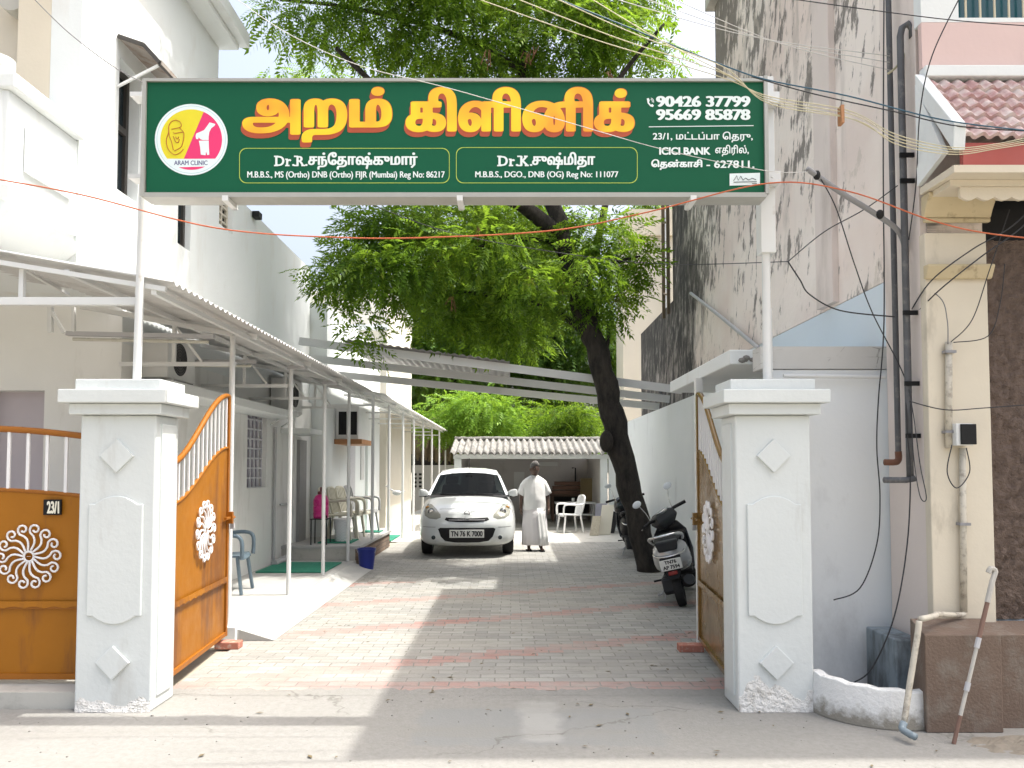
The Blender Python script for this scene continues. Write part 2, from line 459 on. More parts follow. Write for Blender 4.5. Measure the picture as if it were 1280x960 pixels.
ROUGHPL = MAT('rough_plaster', (.70, .69, .66), .9, .1, 9, .9, 45, .02, dirt=(.42, .40, .36), dscale=14, damt=(.5, .68))
pillar(-2.70, -2.225, 'white gate pillar with raised diamonds beside the house number plaque')
pillar(1.395, 1.865, 'white gate pillar with flaking plaster foot beside the curved planter wall')

# ---------------------------------------------------------------- gates
def rosette(mb, mp, r, n=14):
    """pinwheel of S-scrolls in a plane given by mp(a, b)"""
    for k in range(n):
        a0 = 2*math.pi*k/n; pts = []
        for i in range(7):
            q = i/6; rr = r*(.16 + .56*q); a = a0 - .75*q + .95*q*q; pts.append((rr*math.cos(a), rr*math.sin(a)))
        cx, cy = r*.83*math.cos(a0+.02), r*.83*math.sin(a0+.02)
        a1 = math.atan2(pts[-1][1]-cy, pts[-1][0]-cx)
        for i in range(1, 12):
            q = i/11; a = a1 - 6.6*q; rr = r*.17*(1-.68*q); pts.append((cx+rr*math.cos(a), cy+rr*math.sin(a)))
        mb.tube([mp(*p) for p in pts], r*.034, 5)
    ring = [mp(r*.15*math.cos(2*math.pi*k/16), r*.15*math.sin(2*math.pi*k/16)) for k in range(17)]
    mb.tube(ring, r*.035, 5)
    mb.tube([mp(0, 0), mp(0, 0) + (mp(0, 0)-mp(0, 0)) + Vector((0, 0, .001))], r*.06, 6)

def gate(A, B, zb, seam, shT, topT, label, matS, matR, nbars, outward, open_leaf):
    """leaf from A to B (ground points); shT(q), topT(q) give the sheet top and rail top heights along it"""
    A = Vector(A); B = Vector(B); L = (B-A).length; d = (B-A)/L; nr = Vector((d.y, -d.x, 0)) * outward
    o = thing('gate_leaf', (A+B)/2, label, 'gate', 'driveway gate leaves')
    def pt(q, z, w=0): p = A + d*(L*q) + nr*w; return Vector((p.x, p.y, z))
    N = 22
    m = MB(); vs = []; fs = []
    for w in (.004, -.004):
        b = len(vs)
        for i in range(N+1): vs += [pt(i/N, seam, w), pt(i/N, shT(i/N), w)]
        for i in range(N): fs.append((b+2*i, b+2*i+1, b+2*i+3, b+2*i+2))
    m.add(vs, fs); m.build('sheet_panel', matS, o)
    m = MB(); m.bar(pt(.02, (zb+seam)/2, -.004), pt(.98, (zb+seam)/2, -.004), .008, seam-zb-.01); m.build('lower_panel', matS, o)
    m = MB()
    m.tube([pt(i/N, topT(i/N)) for i in range(N+1)], .021, 8)
    m.build('top_rail', matR, o, smooth=True)
    m = MB(); m.tube([pt(i/N, shT(i/N)) for i in range(N+1)], .014, 6); m.build('curved_rail', matR, o, smooth=True)
    m = MB()
    m.bar(pt(0.0, zb), pt(0.0, topT(0)), .035); m.bar(pt(1, zb), pt(1, topT(1)), .035)
    m.bar(pt(.02, zb+.02), pt(.98, zb+.02), .034); m.bar(pt(.02, seam, .002), pt(.98, seam, .002), .034, .03)
    m.build('frame', matR, o)
    # scalloped lip over the seam
    m = MB(); vs = []; fs = []; n2 = 44
    for i in range(n2+1):
        vs += [pt(.02+.96*i/n2, seam+.035, .022), pt(.02+.96*i/n2, seam-.012+.014*abs(math.sin(i*math.pi/4)), .026)]
    for i in range(n2): fs.append((2*i, 2*i+1, 2*i+3, 2*i+2))
    m.add(vs, fs); m.build('scalloped_lip', matS, o, solid=.003)
    for i in range(nbars):
        q = (i+.5)/nbars; m = MB(); m.bar(pt(q, shT(q)), pt(q, topT(q)), .020, .012, nr); m.build('bar', WHITEBAR, o)
    cq, cz, rr = open_leaf['ros']
    c = pt(cq, cz, .028)
    m = MB(); rosette(m, lambda a, b: c + d*a + Vector((0, 0, b)), rr); m.build('rosette', WHITEBAR, o, smooth=True)
    if open_leaf.get('latch'):
        m = MB(); m.xf = None
        e = pt(1, 1.08, .03)
        m.bar(e - d*.14, e + d*.07, .02, .02); m.bar(e + d*.0 + Vector((0,0,-.05)), e + Vector((0,0,.05)), .05, .03)
        m.lathe([(.012, -.02), (.035, 0), (.012, .02)], 10, e + d*.05)
        m.build('latch', matR, o)
        m = MB(); q = e + d*.08; m.box(q.x-.016, q.x+.016, q.y-.016, q.y+.016, q.z-.10, q.z-.05)
        m.tube([q+Vector((0, .01*s, -.05)) for s in (-1,)] + [q+Vector((0, -.01, -.02)), q+Vector((0, .01, -.02)), q+Vector((0, .01, -.05))], .004, 6)
        m.build('padlock', METAL_G, o)
    return o, pt, d, nr
s_ = lambda q: q*q*(3-2*q)
# fixed left leaf along the street: the curve sinks to both sides
gl, gpt, gd, gn = gate((-4.25, 5.05, 0), (-2.74, 5.05, 0), .13, .60, lambda q: 1.31 + .05*math.sin(math.pi*min(1, q*.95+.05)), lambda q: 1.70 + .06*math.sin(math.pi*min(1, q*.95+.05)),
     'closed orange gate leaf with white bars and house number plaque', ORANGE, ORANGE_RAIL, 12, 1, dict(ros=(.735, .925, .215)))
m = MB(); a = P(66, 634, 5.03); m.box(a.x-.057, a.x+.057, 5.022, 5.036, a.z-.05, a.z+.05)
plq = m.build('number_plaque', BLACK, gl)
gate((-2.30, 5.18, 0), (-2.415, 6.52, 0), .09, .555, lambda q: 1.25 + .42*s_(q), lambda q: 1.53 + .58*s_(q)**.9,
     'open orange gate leaf swung inward beside the left pillar', ORANGE, ORANGE_RAIL, 13, 1, dict(ros=(.52, 1.02, .24), latch=True))
gate((1.45, 5.18, 0), (1.545, 6.36, 0), .09, .555, lambda q: 1.22 + .42*s_(q), lambda q: 1.53 + .58*s_(q)**.9,
     'open ochre gate leaf swung inward beside the right pillar', TANGATE, TANGATE, 13, -1, dict(ros=(.52, 1.02, .24), latch=True))

# gate post with broken-ended concrete lintel on the right
o = thing('gate_lintel', (1.95, 6.6, 2.3), 'white concrete lintel slab with a broken end over the right gate post', 'lintel')
m = MB(); m.box(1.60, 2.56, 5.62, 7.75, 2.26, 2.37); m.build('slab', WHITE, o, bevel=.008)
m = MB()
for i in range(26):
    x = random.uniform(1.68, 2.15); z = random.uniform(2.28, 2.36); s2 = random.uniform(.012, .03)
    m.ball((x, 5.615, z), s2, s2*.6, s2*.7, 6, 4)
m.build('broken_edge', ASBESTOS, o)
m = MB(); m.box(1.555, 1.615, 6.47, 6.54, 0, 2.258); m.build('post', METAL_W, o)
def brick_block(x, y, label):
    m = MB(); m.box(x-.10, x+.10, y-.05, y+.06, .004, .062)
    tag(m.build('brick', CAPBRICK, bevel=.006), label, 'brick', 'loose red bricks')
a = G(290, 808); brick_block(a.x, 6.45, 'loose red brick at the foot of the nearest awning post')
brick_block(1.46, 6.35, 'loose red brick at the foot of the right gate post')
# ---------------------------------------------------------------- lettering: glyph outlines grown with a broad pen, then meshed
def glyph_segs(body, spacing=1.0):
    cu = bpy.data.curves.new('t', 'FONT'); cu.body = body; cu.size = 1; cu.space_character = spacing; cu.fill_mode = 'NONE'; cu.resolution_u = 6
    ob = bpy.data.objects.new('t', cu); COL.objects.link(ob)
    dg = bpy.context.evaluated_depsgraph_get(); dg.update()
    c2 = ob.evaluated_get(dg).to_curve(dg)
    segs = []
    for sp in c2.splines:
        if sp.type == 'BEZIER':
            bp = sp.bezier_points; n = len(bp); pts = []
            for i in range(n):
                a, b = bp[i], bp[(i+1) % n]
                p0, p1, p2, p3 = a.co, a.handle_right, b.handle_left, b.co
                straight = (p1-p0).cross(p3-p0).length < 1e-6 and (p2-p0).cross(p3-p0).length < 1e-6
                N = 1 if straight else 6
                for k in range(N):
                    u = k/N; q = (1-u)**3*p0 + 3*u*(1-u)**2*p1 + 3*u*u*(1-u)*p2 + u**3*p3
                    pts.append((q.x, q.y))
        else:
            pts = [(p.co.x, p.co.y) for p in sp.points]
        for i in range(len(pts)): segs.append(pts[i] + pts[(i+1) % len(pts)])
    ob.evaluated_get(dg).to_curve_clear()
    bpy.data.objects.remove(ob); bpy.data.curves.remove(cu)
    return np.array(segs)

def field(segs, gx, gy, cell):
    """positive inside the outline grown by gx across and gy up"""
    x0, x1 = segs[:, [0, 2]].min()-gx-3*cell, segs[:, [0, 2]].max()+gx+3*cell
    y0, y1 = segs[:, [1, 3]].min()-gy-3*cell, segs[:, [1, 3]].max()+gy+3*cell
    nx, ny = int((x1-x0)/cell)+2, int((y1-y0)/cell)+2
    xs = x0+np.arange(nx)*cell; ys = y0+np.arange(ny)*cell
    D = np.full((ny, nx), 4.0); Wn = np.zeros((ny, nx))
    for ax, ay, bx, by in segs:
        i0 = max(0, int((min(ax, bx)-3*gx-x0)/cell)); i1 = min(nx, int((max(ax, bx)+3*gx-x0)/cell)+2)
        j0 = max(0, int((min(ay, by)-3*gy-y0)/cell)); j1 = min(ny, int((max(ay, by)+3*gy-y0)/cell)+2)
        px = (xs[None, i0:i1]-ax)/gx; py = (ys[j0:j1, None]-ay)/gy
        dx, dy = (bx-ax)/gx, (by-ay)/gy; l2 = dx*dx+dy*dy
        if l2 > 1e-12:
            tt = np.clip((px*dx+py*dy)/l2, 0, 1); d = np.hypot(px-tt*dx, py-tt*dy)
            D[j0:j1, i0:i1] = np.minimum(D[j0:j1, i0:i1], d)
        if ay != by:
            lo, hi = min(ay, by), max(ay, by)
            for j in np.nonzero((ys >= lo) & (ys < hi))[0]:
                xc = ax+(ys[j]-ay)/(by-ay)*(bx-ax)
                Wn[j, xs < xc] += 1 if by > ay else -1
    ins = np.abs(Wn) > .5
    return np.where(ins, 1+D, 1-D), x0, y0, cell

def field_mesh(F, x0, y0, cell):
    ny, nx = F.shape; S = F > 0; vs = []; fs = []; cache = {}
    def vert(kind, i, j, p):
        k = (kind, i, j)
        if k not in cache: cache[k] = len(vs); vs.append(p)
        return cache[k]
    def corner(i, j): return vert('c', i, j, (x0+i*cell, y0+j*cell))
    def ex(i, j):
        a, b = F[j, i], F[j, i+1]; return vert('x', i, j, (x0+(i+a/(a-b))*cell, y0+j*cell))
    def ey(i, j):
        a, b = F[j, i], F[j+1, i]; return vert('y', i, j, (x0+i*cell, y0+(j+a/(a-b))*cell))
    for j in range(ny-1):
        full = S[j, :-1] & S[j, 1:] & S[j+1, :-1] & S[j+1, 1:]
        some = (S[j, :-1] | S[j, 1:] | S[j+1, :-1] | S[j+1, 1:]) & ~full
        i = 0; idx = np.nonzero(full)[0]
        if len(idx):
            br = np.nonzero(np.diff(idx) > 1)[0]; st = [idx[0]] + [idx[k+1] for k in br]; en = [idx[k] for k in br] + [idx[-1]]
            for a, b in zip(st, en): fs.append((corner(a, j), corner(b+1, j), corner(b+1, j+1), corner(a, j+1)))
        for i in np.nonzero(some)[0]:
            q = []
            cs = ((i, j), (i+1, j), (i+1, j+1), (i, j+1))
            for k in range(4):
                (a, b), (c, d) = cs[k], cs[(k+1) % 4]
                if S[b, a]: q.append(corner(a, b))
                if S[b, a] != S[d, c]:
                    q.append((ex(min(a, c), b) if b == d else ey(a, min(b, d))))
            if len(q) >= 3: fs.append(tuple(q))
    return np.array(vs), fs

def lettering(name, body, box, to3d, m, parent, gx=.02, gy=.02, cell=.02, spacing=1.0, shift=(0, 0), ref=None, slabs=()):
    """box = (left, right, top, bottom) in the plane's own units; to3d(u, v) gives the point"""
    segs = glyph_segs(body, spacing)
    F, x0, y0, cl = field(segs, gx, gy, cell)
    vs, fs = field_mesh(F, x0, y0, cl)
    lo = vs.min(0); hi = vs.max(0)
    if ref is not None: lo, hi = ref
    u = box[0] + (vs[:, 0]-lo[0])/(hi[0]-lo[0])*(box[1]-box[0]) + shift[0]
    w = box[3] + (vs[:, 1]-lo[1])/(hi[1]-lo[1])*(box[2]-box[3]) + shift[1]
    mb = MB(); mb.add([to3d(a, b) for a, b in zip(u, w)], fs)
    for k, (a, b, sw, sh) in enumerate(slabs):                      # slab serifs of the initials
        dv = Vector((0, -.0003 - .0001*k, 0))
        mb.add([to3d(a, b)+dv, to3d(a+sw, b)+dv, to3d(a+sw, b+sh)+dv, to3d(a, b+sh)+dv], [(0, 1, 2, 3)])
    return mb.build(name, m, parent), (lo, hi)

lettering('number_lettering', '23/1', (58.5, 74, 626.5, 642), lambda a, b: P(a, b, 5.019), MAT('plaque_cream', (.75, .72, .6), .6), plq, .06, .03, .02)

# ---------------------------------------------------------------- sign board on two poles
YB = 4.62
BL, BR_ = P(183, 102, YB), P(955, 98, YB)
board = thing('sign_board', (-.3, YB, 3.0), 'long green clinic sign board with yellow Tamil title spanning the gateway', 'sign')
def S3(dy): return lambda a, b: P(a, b, YB - dy)
t = NT('sign_green')
c = t.mix(t.noise(.7, 2), (.002, .082, .036), (.004, .098, .046))
GREEN = t.done(c, .5, spec=.22)
def flat(name, pts, m, dy, parent=board, th=.0):
    mb = MB(); mb.add([P(a, b, YB-dy) for a, b in pts], [tuple(range(len(pts)))]); return mb.build(name, m, parent)
m = MB()
c4 = [P(183, 102, YB), P(955, 98, YB), P(955, 241, YB), P(183, 244, YB)]
m.prism(c4, (0, .13, 0)); m.build('case', GREEN, board)
ALU = MAT('aluminium_trim', (.38, .38, .35), .5, .1, 8, metal=.2)
m = MB()
def strip(a, b, w): m.bar(a, b, w, .03, (0, 1, 0))
q = [p + Vector((0, -.002, 0)) for p in c4]
m.box(q[0].x-.012, q[1].x+.012, YB-.016, YB+.132, q[0].z-.004, q[0].z+.014)
m.box(q[3].x-.012, q[2].x+.012, YB-.016, YB+.134, q[3].z-.016, q[3].z+.012)
m.box(q[0].x-.016, q[0].x+.006, YB-.018, YB+.133, q[3].z-.01, q[0].z+.01)
m.box(q[1].x-.006, q[1].x+.016, YB-.018, YB+.133, q[2].z-.01, q[1].z+.01)
m.build('edge_trim', ALU, board)
for px in (283, 575, 866):
    m = MB(); a = P(px, 242, YB); m.box(a.x-.018, a.x+.018, YB-.022, YB+.15, a.z-.05, a.z-.018); m.box(a.x-.012, a.x+.012, YB+.14, YB+.16, a.z-.05, a.z+.6)
    m.build('bracket', METAL_W, board)

YELLOW = MAT('sign_yellow', (.82, .52, .012), .45, .10, 5)
t = NT('sign_title'); c = t.mix(t.ramp(t.noise(3.2, 2), .38, .66), (.84, .60, .012), (.82, .34, .015)); TITLE = t.done(c, .42)
REDX = MAT('sign_red', (.42, .075, .025), .45, .08, 5)
EDGE = MAT('sign_edge', (.80, .22, .02), .45)
LETTER = MAT('sign_white', (.72, .80, .78), .5, .02, 5)
def title(body, box, body_w):
    for k, (dy, sx, sy) in enumerate(((.002, -2.0, 6.4), (.0026, -1.4, 4.4), (.0032, -.7, 2.2))):
        lettering('title_shade', body, box, S3(dy), REDX, board, .06, .028, .014, 1, (sx, sy))
    lettering('title_edge', body, (box[0]-.7, box[1]+.7, box[2]-.7, box[3]+.7), S3(.0042), EDGE, board, .06, .028, .014)
    lettering('title_lettering', body, box, S3(.005), TITLE, board, .058, .026, .010)
# ள + ி and ன + ி are written as in the photograph
title('அறம்', (303, 490, 109, 178), 0)
title('கிளினிக்', (507, 793, 109, 165), 0)
# panels with thin yellow outline
def outline(x0, x1, y0, y1, r=9):
    pts = []
    for cx, cy, a0 in ((x1-r, y0+r, -90), (x1-r, y1-r, 0), (x0+r, y1-r, 90), (x0+r, y0+r, 180)):
        for k in range(7): a = R(a0+15*k); pts.append((cx+r*math.cos(a), cy+r*math.sin(a)))
    m = MB(); n = len(pts); cx, cy = (x0+x1)/2, (y0+y1)/2
    vs = []
    for a, b in pts:
        vs.append(P(a, b, YB-.002)); da = -1 if a > cx else 1; vs.append(P(a+da*.75, b+(-.75 if b > cy else .75), YB-.002))
    m.add(vs, [(2*i, 2*i+1, 2*((i+1) % n)+1, 2*((i+1) % n)) for i in range(n)])
    return m.build('panel_outline', MAT('lime_line', (.42, .55, .08), .5), board)
outline(299, 562, 185, 229); outline(570, 797, 184, 229)
B_ = (.035, .012)
# Latin initials get slab serifs like the photograph's face
lettering('name_lettering', 'Dr.R.', (344, 384.5, 195, 207.5), S3(.003), LETTER, board, .035, .012, .02, 1.16, slabs=[(342.5, 194.6, 5.5, 1.8), (342.5, 206.0, 5.5, 1.8), (356.5, 206.0, 5.5, 1.8), (356.5, 198.3, 3.5, 1.6), (367.5, 194.6, 5, 1.8), (367.5, 206.0, 5.5, 1.8), (376.6, 206.0, 5, 1.8)])
lettering('name_lettering', 'சந்\u0bc7தாஷ்குமார்', (385, 522, 190, 212), S3(.003), LETTER, board, .045, .02, .02)
lettering('degree_lettering', 'M.B.B.S., MS (Ortho) DNB (Ortho) FIJR (Mumbai) Reg No: 86217', (309, 556, 214, 224.5), S3(.003), LETTER, board, .03, .006, .03)
lettering('name_lettering', 'Dr.K.', (623, 665.5, 195, 207.5), S3(.003), LETTER, board, .035, .012, .02, 1.16, slabs=[(621.5, 194.6, 5.5, 1.8), (621.5, 206.0, 5.5, 1.8), (636, 206.0, 5.5, 1.8), (636, 198.3, 3.5, 1.6), (646.5, 194.6, 5.5, 1.8), (646.5, 206.0, 5.5, 1.8), (655, 194.6, 4.5, 1.8), (656, 206.0, 5, 1.8)])
lettering('name_lettering', 'சுஷ்மிதா', (665, 744, 190, 212), S3(.003), LETTER, board, .045, .02, .02)
lettering('degree_lettering', 'M.B.B.S., DGO., DNB (OG) Reg No: 111077', (594, 773, 214, 224), S3(.003), LETTER, board, .03, .006, .03)
lettering('phone_lettering', '90426 37799', (820, 938, 120, 133.5), S3(.003), LETTER, board, .06, .012, .02)
lettering('phone_lettering', '95669 85878', (820, 938, 136.5, 150), S3(.003), LETTER, board, .06, .012, .02)
lettering('address_lettering', '23/1, மட்டப்பா \u0bc6தரு,', (816, 941, 164.5, 178), S3(.003), LETTER, board, .022, .018, .025)
lettering('address_lettering', 'ICICI BANK', (824, 888, 184, 193.5), S3(.003), LETTER, board, .045, .03, .025)
lettering('address_lettering', 'எதிரில்,', (894, 936, 181, 195.5), S3(.003), LETTER, board, .022, .018, .025)
lettering('address_lettering', '\u0bc6தன்காசி', (814, 878, 199, 212.5), S3(.003), LETTER, board, .05, .03, .025)
lettering('address_lettering', '- 627811.', (883, 943, 200.5, 210), S3(.003), LETTER, board, .025, .018, .025)
flat('divider_line', [(811, 158), (942, 156.5), (942, 157.5), (811, 159)], LETTER, .003)
# telephone handset mark with sound arcs
m = MB()
hp = [(808.5, 123), (811, 122.5), (812.3, 126), (811, 127.5), (813.5, 131), (815.5, 130), (817.5, 132), (816, 133.8), (813, 133), (809.5, 129)]
m.add([P(a, b, YB-.003) for a, b in hp], [tuple(range(len(hp)))])
for r in (2.6, 4.2):
    v = []
    for k in range(7):
        a = R(-75+15*k); v += [P(812.5+r*math.cos(a), 127+r*math.sin(a), YB-.003), P(812.5+(r+.8)*math.cos(a), 127+(r+.8)*math.sin(a), YB-.003)]
    m.add(v, [(2*i, 2*i+1, 2*i+3, 2*i+2) for i in range(6)])
m.build('phone_symbol', LETTER, board)
# maker's sticker
flat('sticker', [(912, 217), (950, 216), (950, 231), (912, 232)], MAT('sticker_white', (.7, .78, .78), .5), .003)
m = MB(); INK = MAT('ink', (.04, .05, .06), .6)
for ln in ([(917, 226), (921, 219.5), (923, 225.5), (926, 220), (929, 225.5)], [(929, 225), (932, 222.5), (936, 225), (940, 222.8), (945, 224.5)], [(917, 227.7), (931, 227.3), (946, 227.2)], [(940, 229.6), (946, 229.6)]):
    m.tube([P(a, b, YB-.0042) for a, b in ln], .0022, 4)
m.build('sticker_scribble', INK, board)
# round emblem
ctr = (239, 174.5); rad = 45.5
def disc(name, r, m_, dy, ry=None): return flat(name, [(ctr[0]+r*math.cos(2*math.pi*k/56), ctr[1]+r*.98*math.sin(2*math.pi*k/56)) for k in range(56)], m_, dy)
disc('emblem_disc', rad, MAT('emblem_white', (.72, .82, .83), .45), .0016)
disc('emblem_ring', 43.2, MAT('emblem_ring_blue', (.42, .58, .63), .45), .0020)
disc('emblem_field', 42.6, bpy.data.materials['emblem_white'], .0024)
def inside(poly_fn, r=38.6, n=120):
    return [(ctr[0]+r*math.cos(2*math.pi*k/n), ctr[1]+r*.98*math.sin(2*math.pi*k/n)) for k in range(n) if poly_fn(ctr[0]+r*math.cos(2*math.pi*k/n), ctr[1]+r*.98*math.sin(2*math.pi*k/n))]
sp = lambda y: 254.5 + (y-140)*(229.5-254.5)/(199-140)     # the slanting seam
yl = sorted([p for p in inside(lambda x, y: x < sp(y) and y < 198.5)], key=lambda p: math.atan2(p[1]-170, p[0]-215))
ylw = yl + []
def order(pts):
    cx = sum(p[0] for p in pts)/len(pts); cy = sum(p[1] for p in pts)/len(pts)
    return sorted(pts, key=lambda p: math.atan2(p[1]-cy, p[0]-cx))
ylw = order(yl + [(sp(139.5), 139.5), (sp(198.5), 198.5)]); mg = order(inside(lambda x, y: x > sp(y) and y < 198.5) + [(sp(140.2), 140.2), (sp(198.5), 198.5)])
flat('emblem_yellow', ylw, MAT('emblem_yellow_ink', (.72, .62, .015), .5), .0029)
flat('emblem_pink', mg, MAT('emblem_pink_ink', (.72, .03, .15), .5), .0029)
flat('emblem_pink_foot', order(inside(lambda x, y: y > 207.6 and x > 222)), bpy.data.materials['emblem_pink_ink'], .0029)
lettering('emblem_lettering', 'ARAM CLINIC', (217.5, 259.5, 200.6, 206.4), S3(.003), MAT('emblem_ink', (.10, .10, .22), .5), board, .025, .012, .03)
def Z3(pts): return [(180 + a*120/1047, 120 + b*110/960) for a, b in pts]     # traced on the enlarged emblem
bone = Z3([(715, 288), (778, 305), (770, 325), (735, 350), (712, 395), (705, 450), (705, 480), (640, 480), (612, 470), (598, 450), (590, 472), (568, 468), (562, 435), (572, 408), (592, 400), (655, 372), (690, 325)])
flat('emblem_bone', bone, bpy.data.materials['emblem_white'], .0036)
flat('emblem_bone', Z3([(598, 488), (706, 486), (708, 560), (712, 640), (690, 645), (676, 600), (672, 646), (620, 640), (612, 560)]), bpy.data.materials['emblem_white'], .0036)
m = MB()
for ln in ([(345, 262), (300, 280), (270, 330), (268, 400), (245, 470), (250, 540), (275, 595), (330, 640), (390, 620), (430, 580)],
           [(345, 262), (390, 280), (408, 320), (385, 345), (300, 362)], [(385, 345), (410, 370), (430, 395), (435, 430), (425, 500), (400, 560), (330, 600)],
           [(270, 330), (275, 430), (300, 500), (320, 590)], [(318, 400), (340, 408), (380, 400), (432, 395)], [(320, 440), (345, 500), (375, 505), (385, 470)], [(345, 445), (362, 470), (380, 445)]):
    m.tube([P(v.x, v.y, YB-.0042) for v in smooth_path([Vector((x, y, 0)) for x, y in Z3(ln)], 4)], .0026, 4)
m.build('emblem_figure', MAT('emblem_line', (.42, .13, .02), .5), board)

# poles
def pole(px, lab, sleeve):
    o = thing('sign_pole', (P(px, 470, 4.96).x, 4.96, 2.05), lab, 'pole', 'sign board poles')
    x = o.location.x; top = P(px, 108, 4.9).z
    m = MB(); m.tube([(x, 4.93, 2.05), (x+(.035 if px < 600 else -.0), 4.90, top)], .027, 10); m.build('tube', METAL_W, o, smooth=False, auto=40)
    if sleeve:
        m = MB(); a, b = P(px, 318, 4.92).z, P(px, 100, 4.92).z; m.box(x-.045, x+.05, 4.87, 4.97, a, b); m.build('sleeve', METAL_W, o, bevel=.004)
        for py in (123, 222):
            m = MB(); z = P(px, py, 4.8).z; m.box(x-.09, x+.055, 4.78, 4.868, z-.035, z+.035); m.tube([(x, 4.775, z), (x, 4.79, z)], .008, 6); m.build('clamp', METAL_W, o)
    else:
        for py in (120, 222):
            m = MB(); z = P(px, py, 4.8).z; m.box(x-.005, x+.075, 4.77, 4.88, z-.014, z+.014); m.build('clamp', METAL_W, o)
    return o
pole(174, 'slender white pole rising from the pillar by the house number plaque', False)
pole(957, 'white sleeved pole rising from the pillar beside the planter wall', True)
# ---------------------------------------------------------------- left building (two storeys, gable side along the driveway)
XL = -3.5
bl = thing('clinic_building', (-5.5, 9, 0), 'white two storey clinic building along the left side of the driveway', 'building')
def wy(z): return z
def wallmap(X, dirn): return lambda u, v, w: Vector((X + dirn*w, u, v))
def frontmap(Y): return lambda u, v, w: Vector((u, Y + w, v))
zt = 6.45
a1, b1 = W(137, 90, XL).y, W(158, 90, XL).y
win1 = (6.70, 7.08, 3.97, 5.16)
win2 = (7.94, 8.255, 3.85, 4.75)
win3 = (W(274, 265, XL).y, W(291, 265, XL).y, W(282, 286, XL).z, 5.0)
m = MB(); slab(m, 6.1, 8.96, 2.62, zt, [win1, win2, (6.0, 6.856, 2.5, 3.0)], wallmap(XL, -1), .25)
m.box(-9, XL-.25, 8.7, 8.96, 2.62, zt); m.box(-9, XL, 6.1, 8.96, zt, zt+.06)
m.box(-9, XL-.01, 6.12, 6.86, 2.995, 3.05); m.build('upper_wall', WHITE, bl)
m = MB(); slab(m, 8.96, 13.2, 2.62, 4.95, [win3], wallmap(XL, -1), .25); m.box(-9, XL-.25, 13.0, 13.2, 2.62, 4.95); m.box(-9, XL-.25, 8.97, 13, 4.2, 4.3)
m.build('parapet_wall', WHITE, bl)
m = MB(); m.box(-9.2, XL+.22, 5.9, 9.02, zt+.062, zt+.13); m.box(-9.2, XL+.32, 5.85, 9.10, zt+.132, zt+.30); m.build('cornice', WHITE, bl, bevel=.01)
# front wall with the shaded balcony recess
m = MB(); m.box(-9, -4.02, 6.35, 6.5, 3.3, zt); m.build('recess_wall', BEIGE, bl)
m = MB(); m.box(-4.02, XL-.252, 6.1, 6.6, 3.0, zt); m.build('corner_pier', CREAM, bl)
m = MB(); m.box(-9, XL-.02, 5.25, 6.098, 3.28, 3.42); m.build('balcony_floor', WHITE, bl)
m = MB(); m.box(XL-.13, XL-.01, 5.25, 6.098, 3.422, 4.14); m.box(XL-.18, XL+.05, 5.22, 6.098, 4.142, 4.25); m.box(XL-.008, XL+.03, 5.42, 6.0, 3.62, 3.97)
m.box(XL-.16, XL+.03, 5.23, 6.098, 3.36, 3.47)
m.build('balcony_side', WHITE, bl, bevel=.012)
m = MB(); m.box(-9, XL-.182, 5.24, 5.36, 3.422, 4.22); m.lathe([(.10, 3.42), (.10, 4.3), (.12, 4.32), (.12, 4.38), (.0, 4.40)], 16, (XL-.14, 5.3, 0)); m.build('balcony_front', WHITE, bl)
m = MB(); m.prism([(XL+.07, 5.2, 3.28), (XL+.07, 6.095, 3.28), (XL-.3, 6.095, 2.98), (XL-.3, 5.2, 2.98)], (-5, 0, 0)); m.build('balcony_soffit', WHITE, bl)
m = MB(); WOOD = MAT('brown_bracket', (.36, .17, .07), .6, .15, 8)
a, b, c_ = P(52, -30, 6.3), P(72, -30, 6.3), P(68, 62, 6.3)
m.prism([a, b, P(73, 0, 6.3), c_, P(62, 30, 6.3)], (0, .05, 0)); m.build('wooden_bracket', WOOD, bl)
m = MB(); q = P(14, -4, 6.2); m.tube([q, q + Vector((0, .14, 0))], .115, 18); m.build('round_vent', CONC, bl)
# windows on the long side
DARKWOOD = MAT('dark_shutter', (.045, .04, .035), .5, .2, 10)
def sidewin(wn_, depth, mull, mat=DARKWOOD, lattice=False):
    y0, y1, z0, z1 = wn_
    f = MB(); x = XL - depth
    f.box(x-.05, x, y0+.002, y0+.05, z0+.002, z1-.002); f.box(x-.05, x, y1-.05, y1-.002, z0+.002, z1-.002); f.box(x-.05, x, y0+.05, y1-.05, z0+.002, z0+.05); f.box(x-.05, x, y0+.05, y1-.05, z1-.05, z1-.002)
    for z in mull: f.box(x-.05, x, y0+.05, y1-.05, z-.03, z+.03)
    if lattice:
        for k in range(1, 6): f.box(x-.03, x+.01, y0+.05, y1-.05, z0+(z1-z0)*k/6-.012, z0+(z1-z0)*k/6+.012)
        f.box(x-.03, x+.008, (y0+y1)/2-.015, (y0+y1)/2+.015, z0+.05, z1-.05)
    fr = f.build('window', mat, bl)
    g = MB(); g.box(x-.04, x-.03, y0+.05, y1-.05, z0+.05, z1-.05); g.build('pane', GLASSD, fr)
sidewin(win1, .10, [4.62]); sidewin(win2, .06, [])
sidewin(win3, .06, [], BEIGE, True)
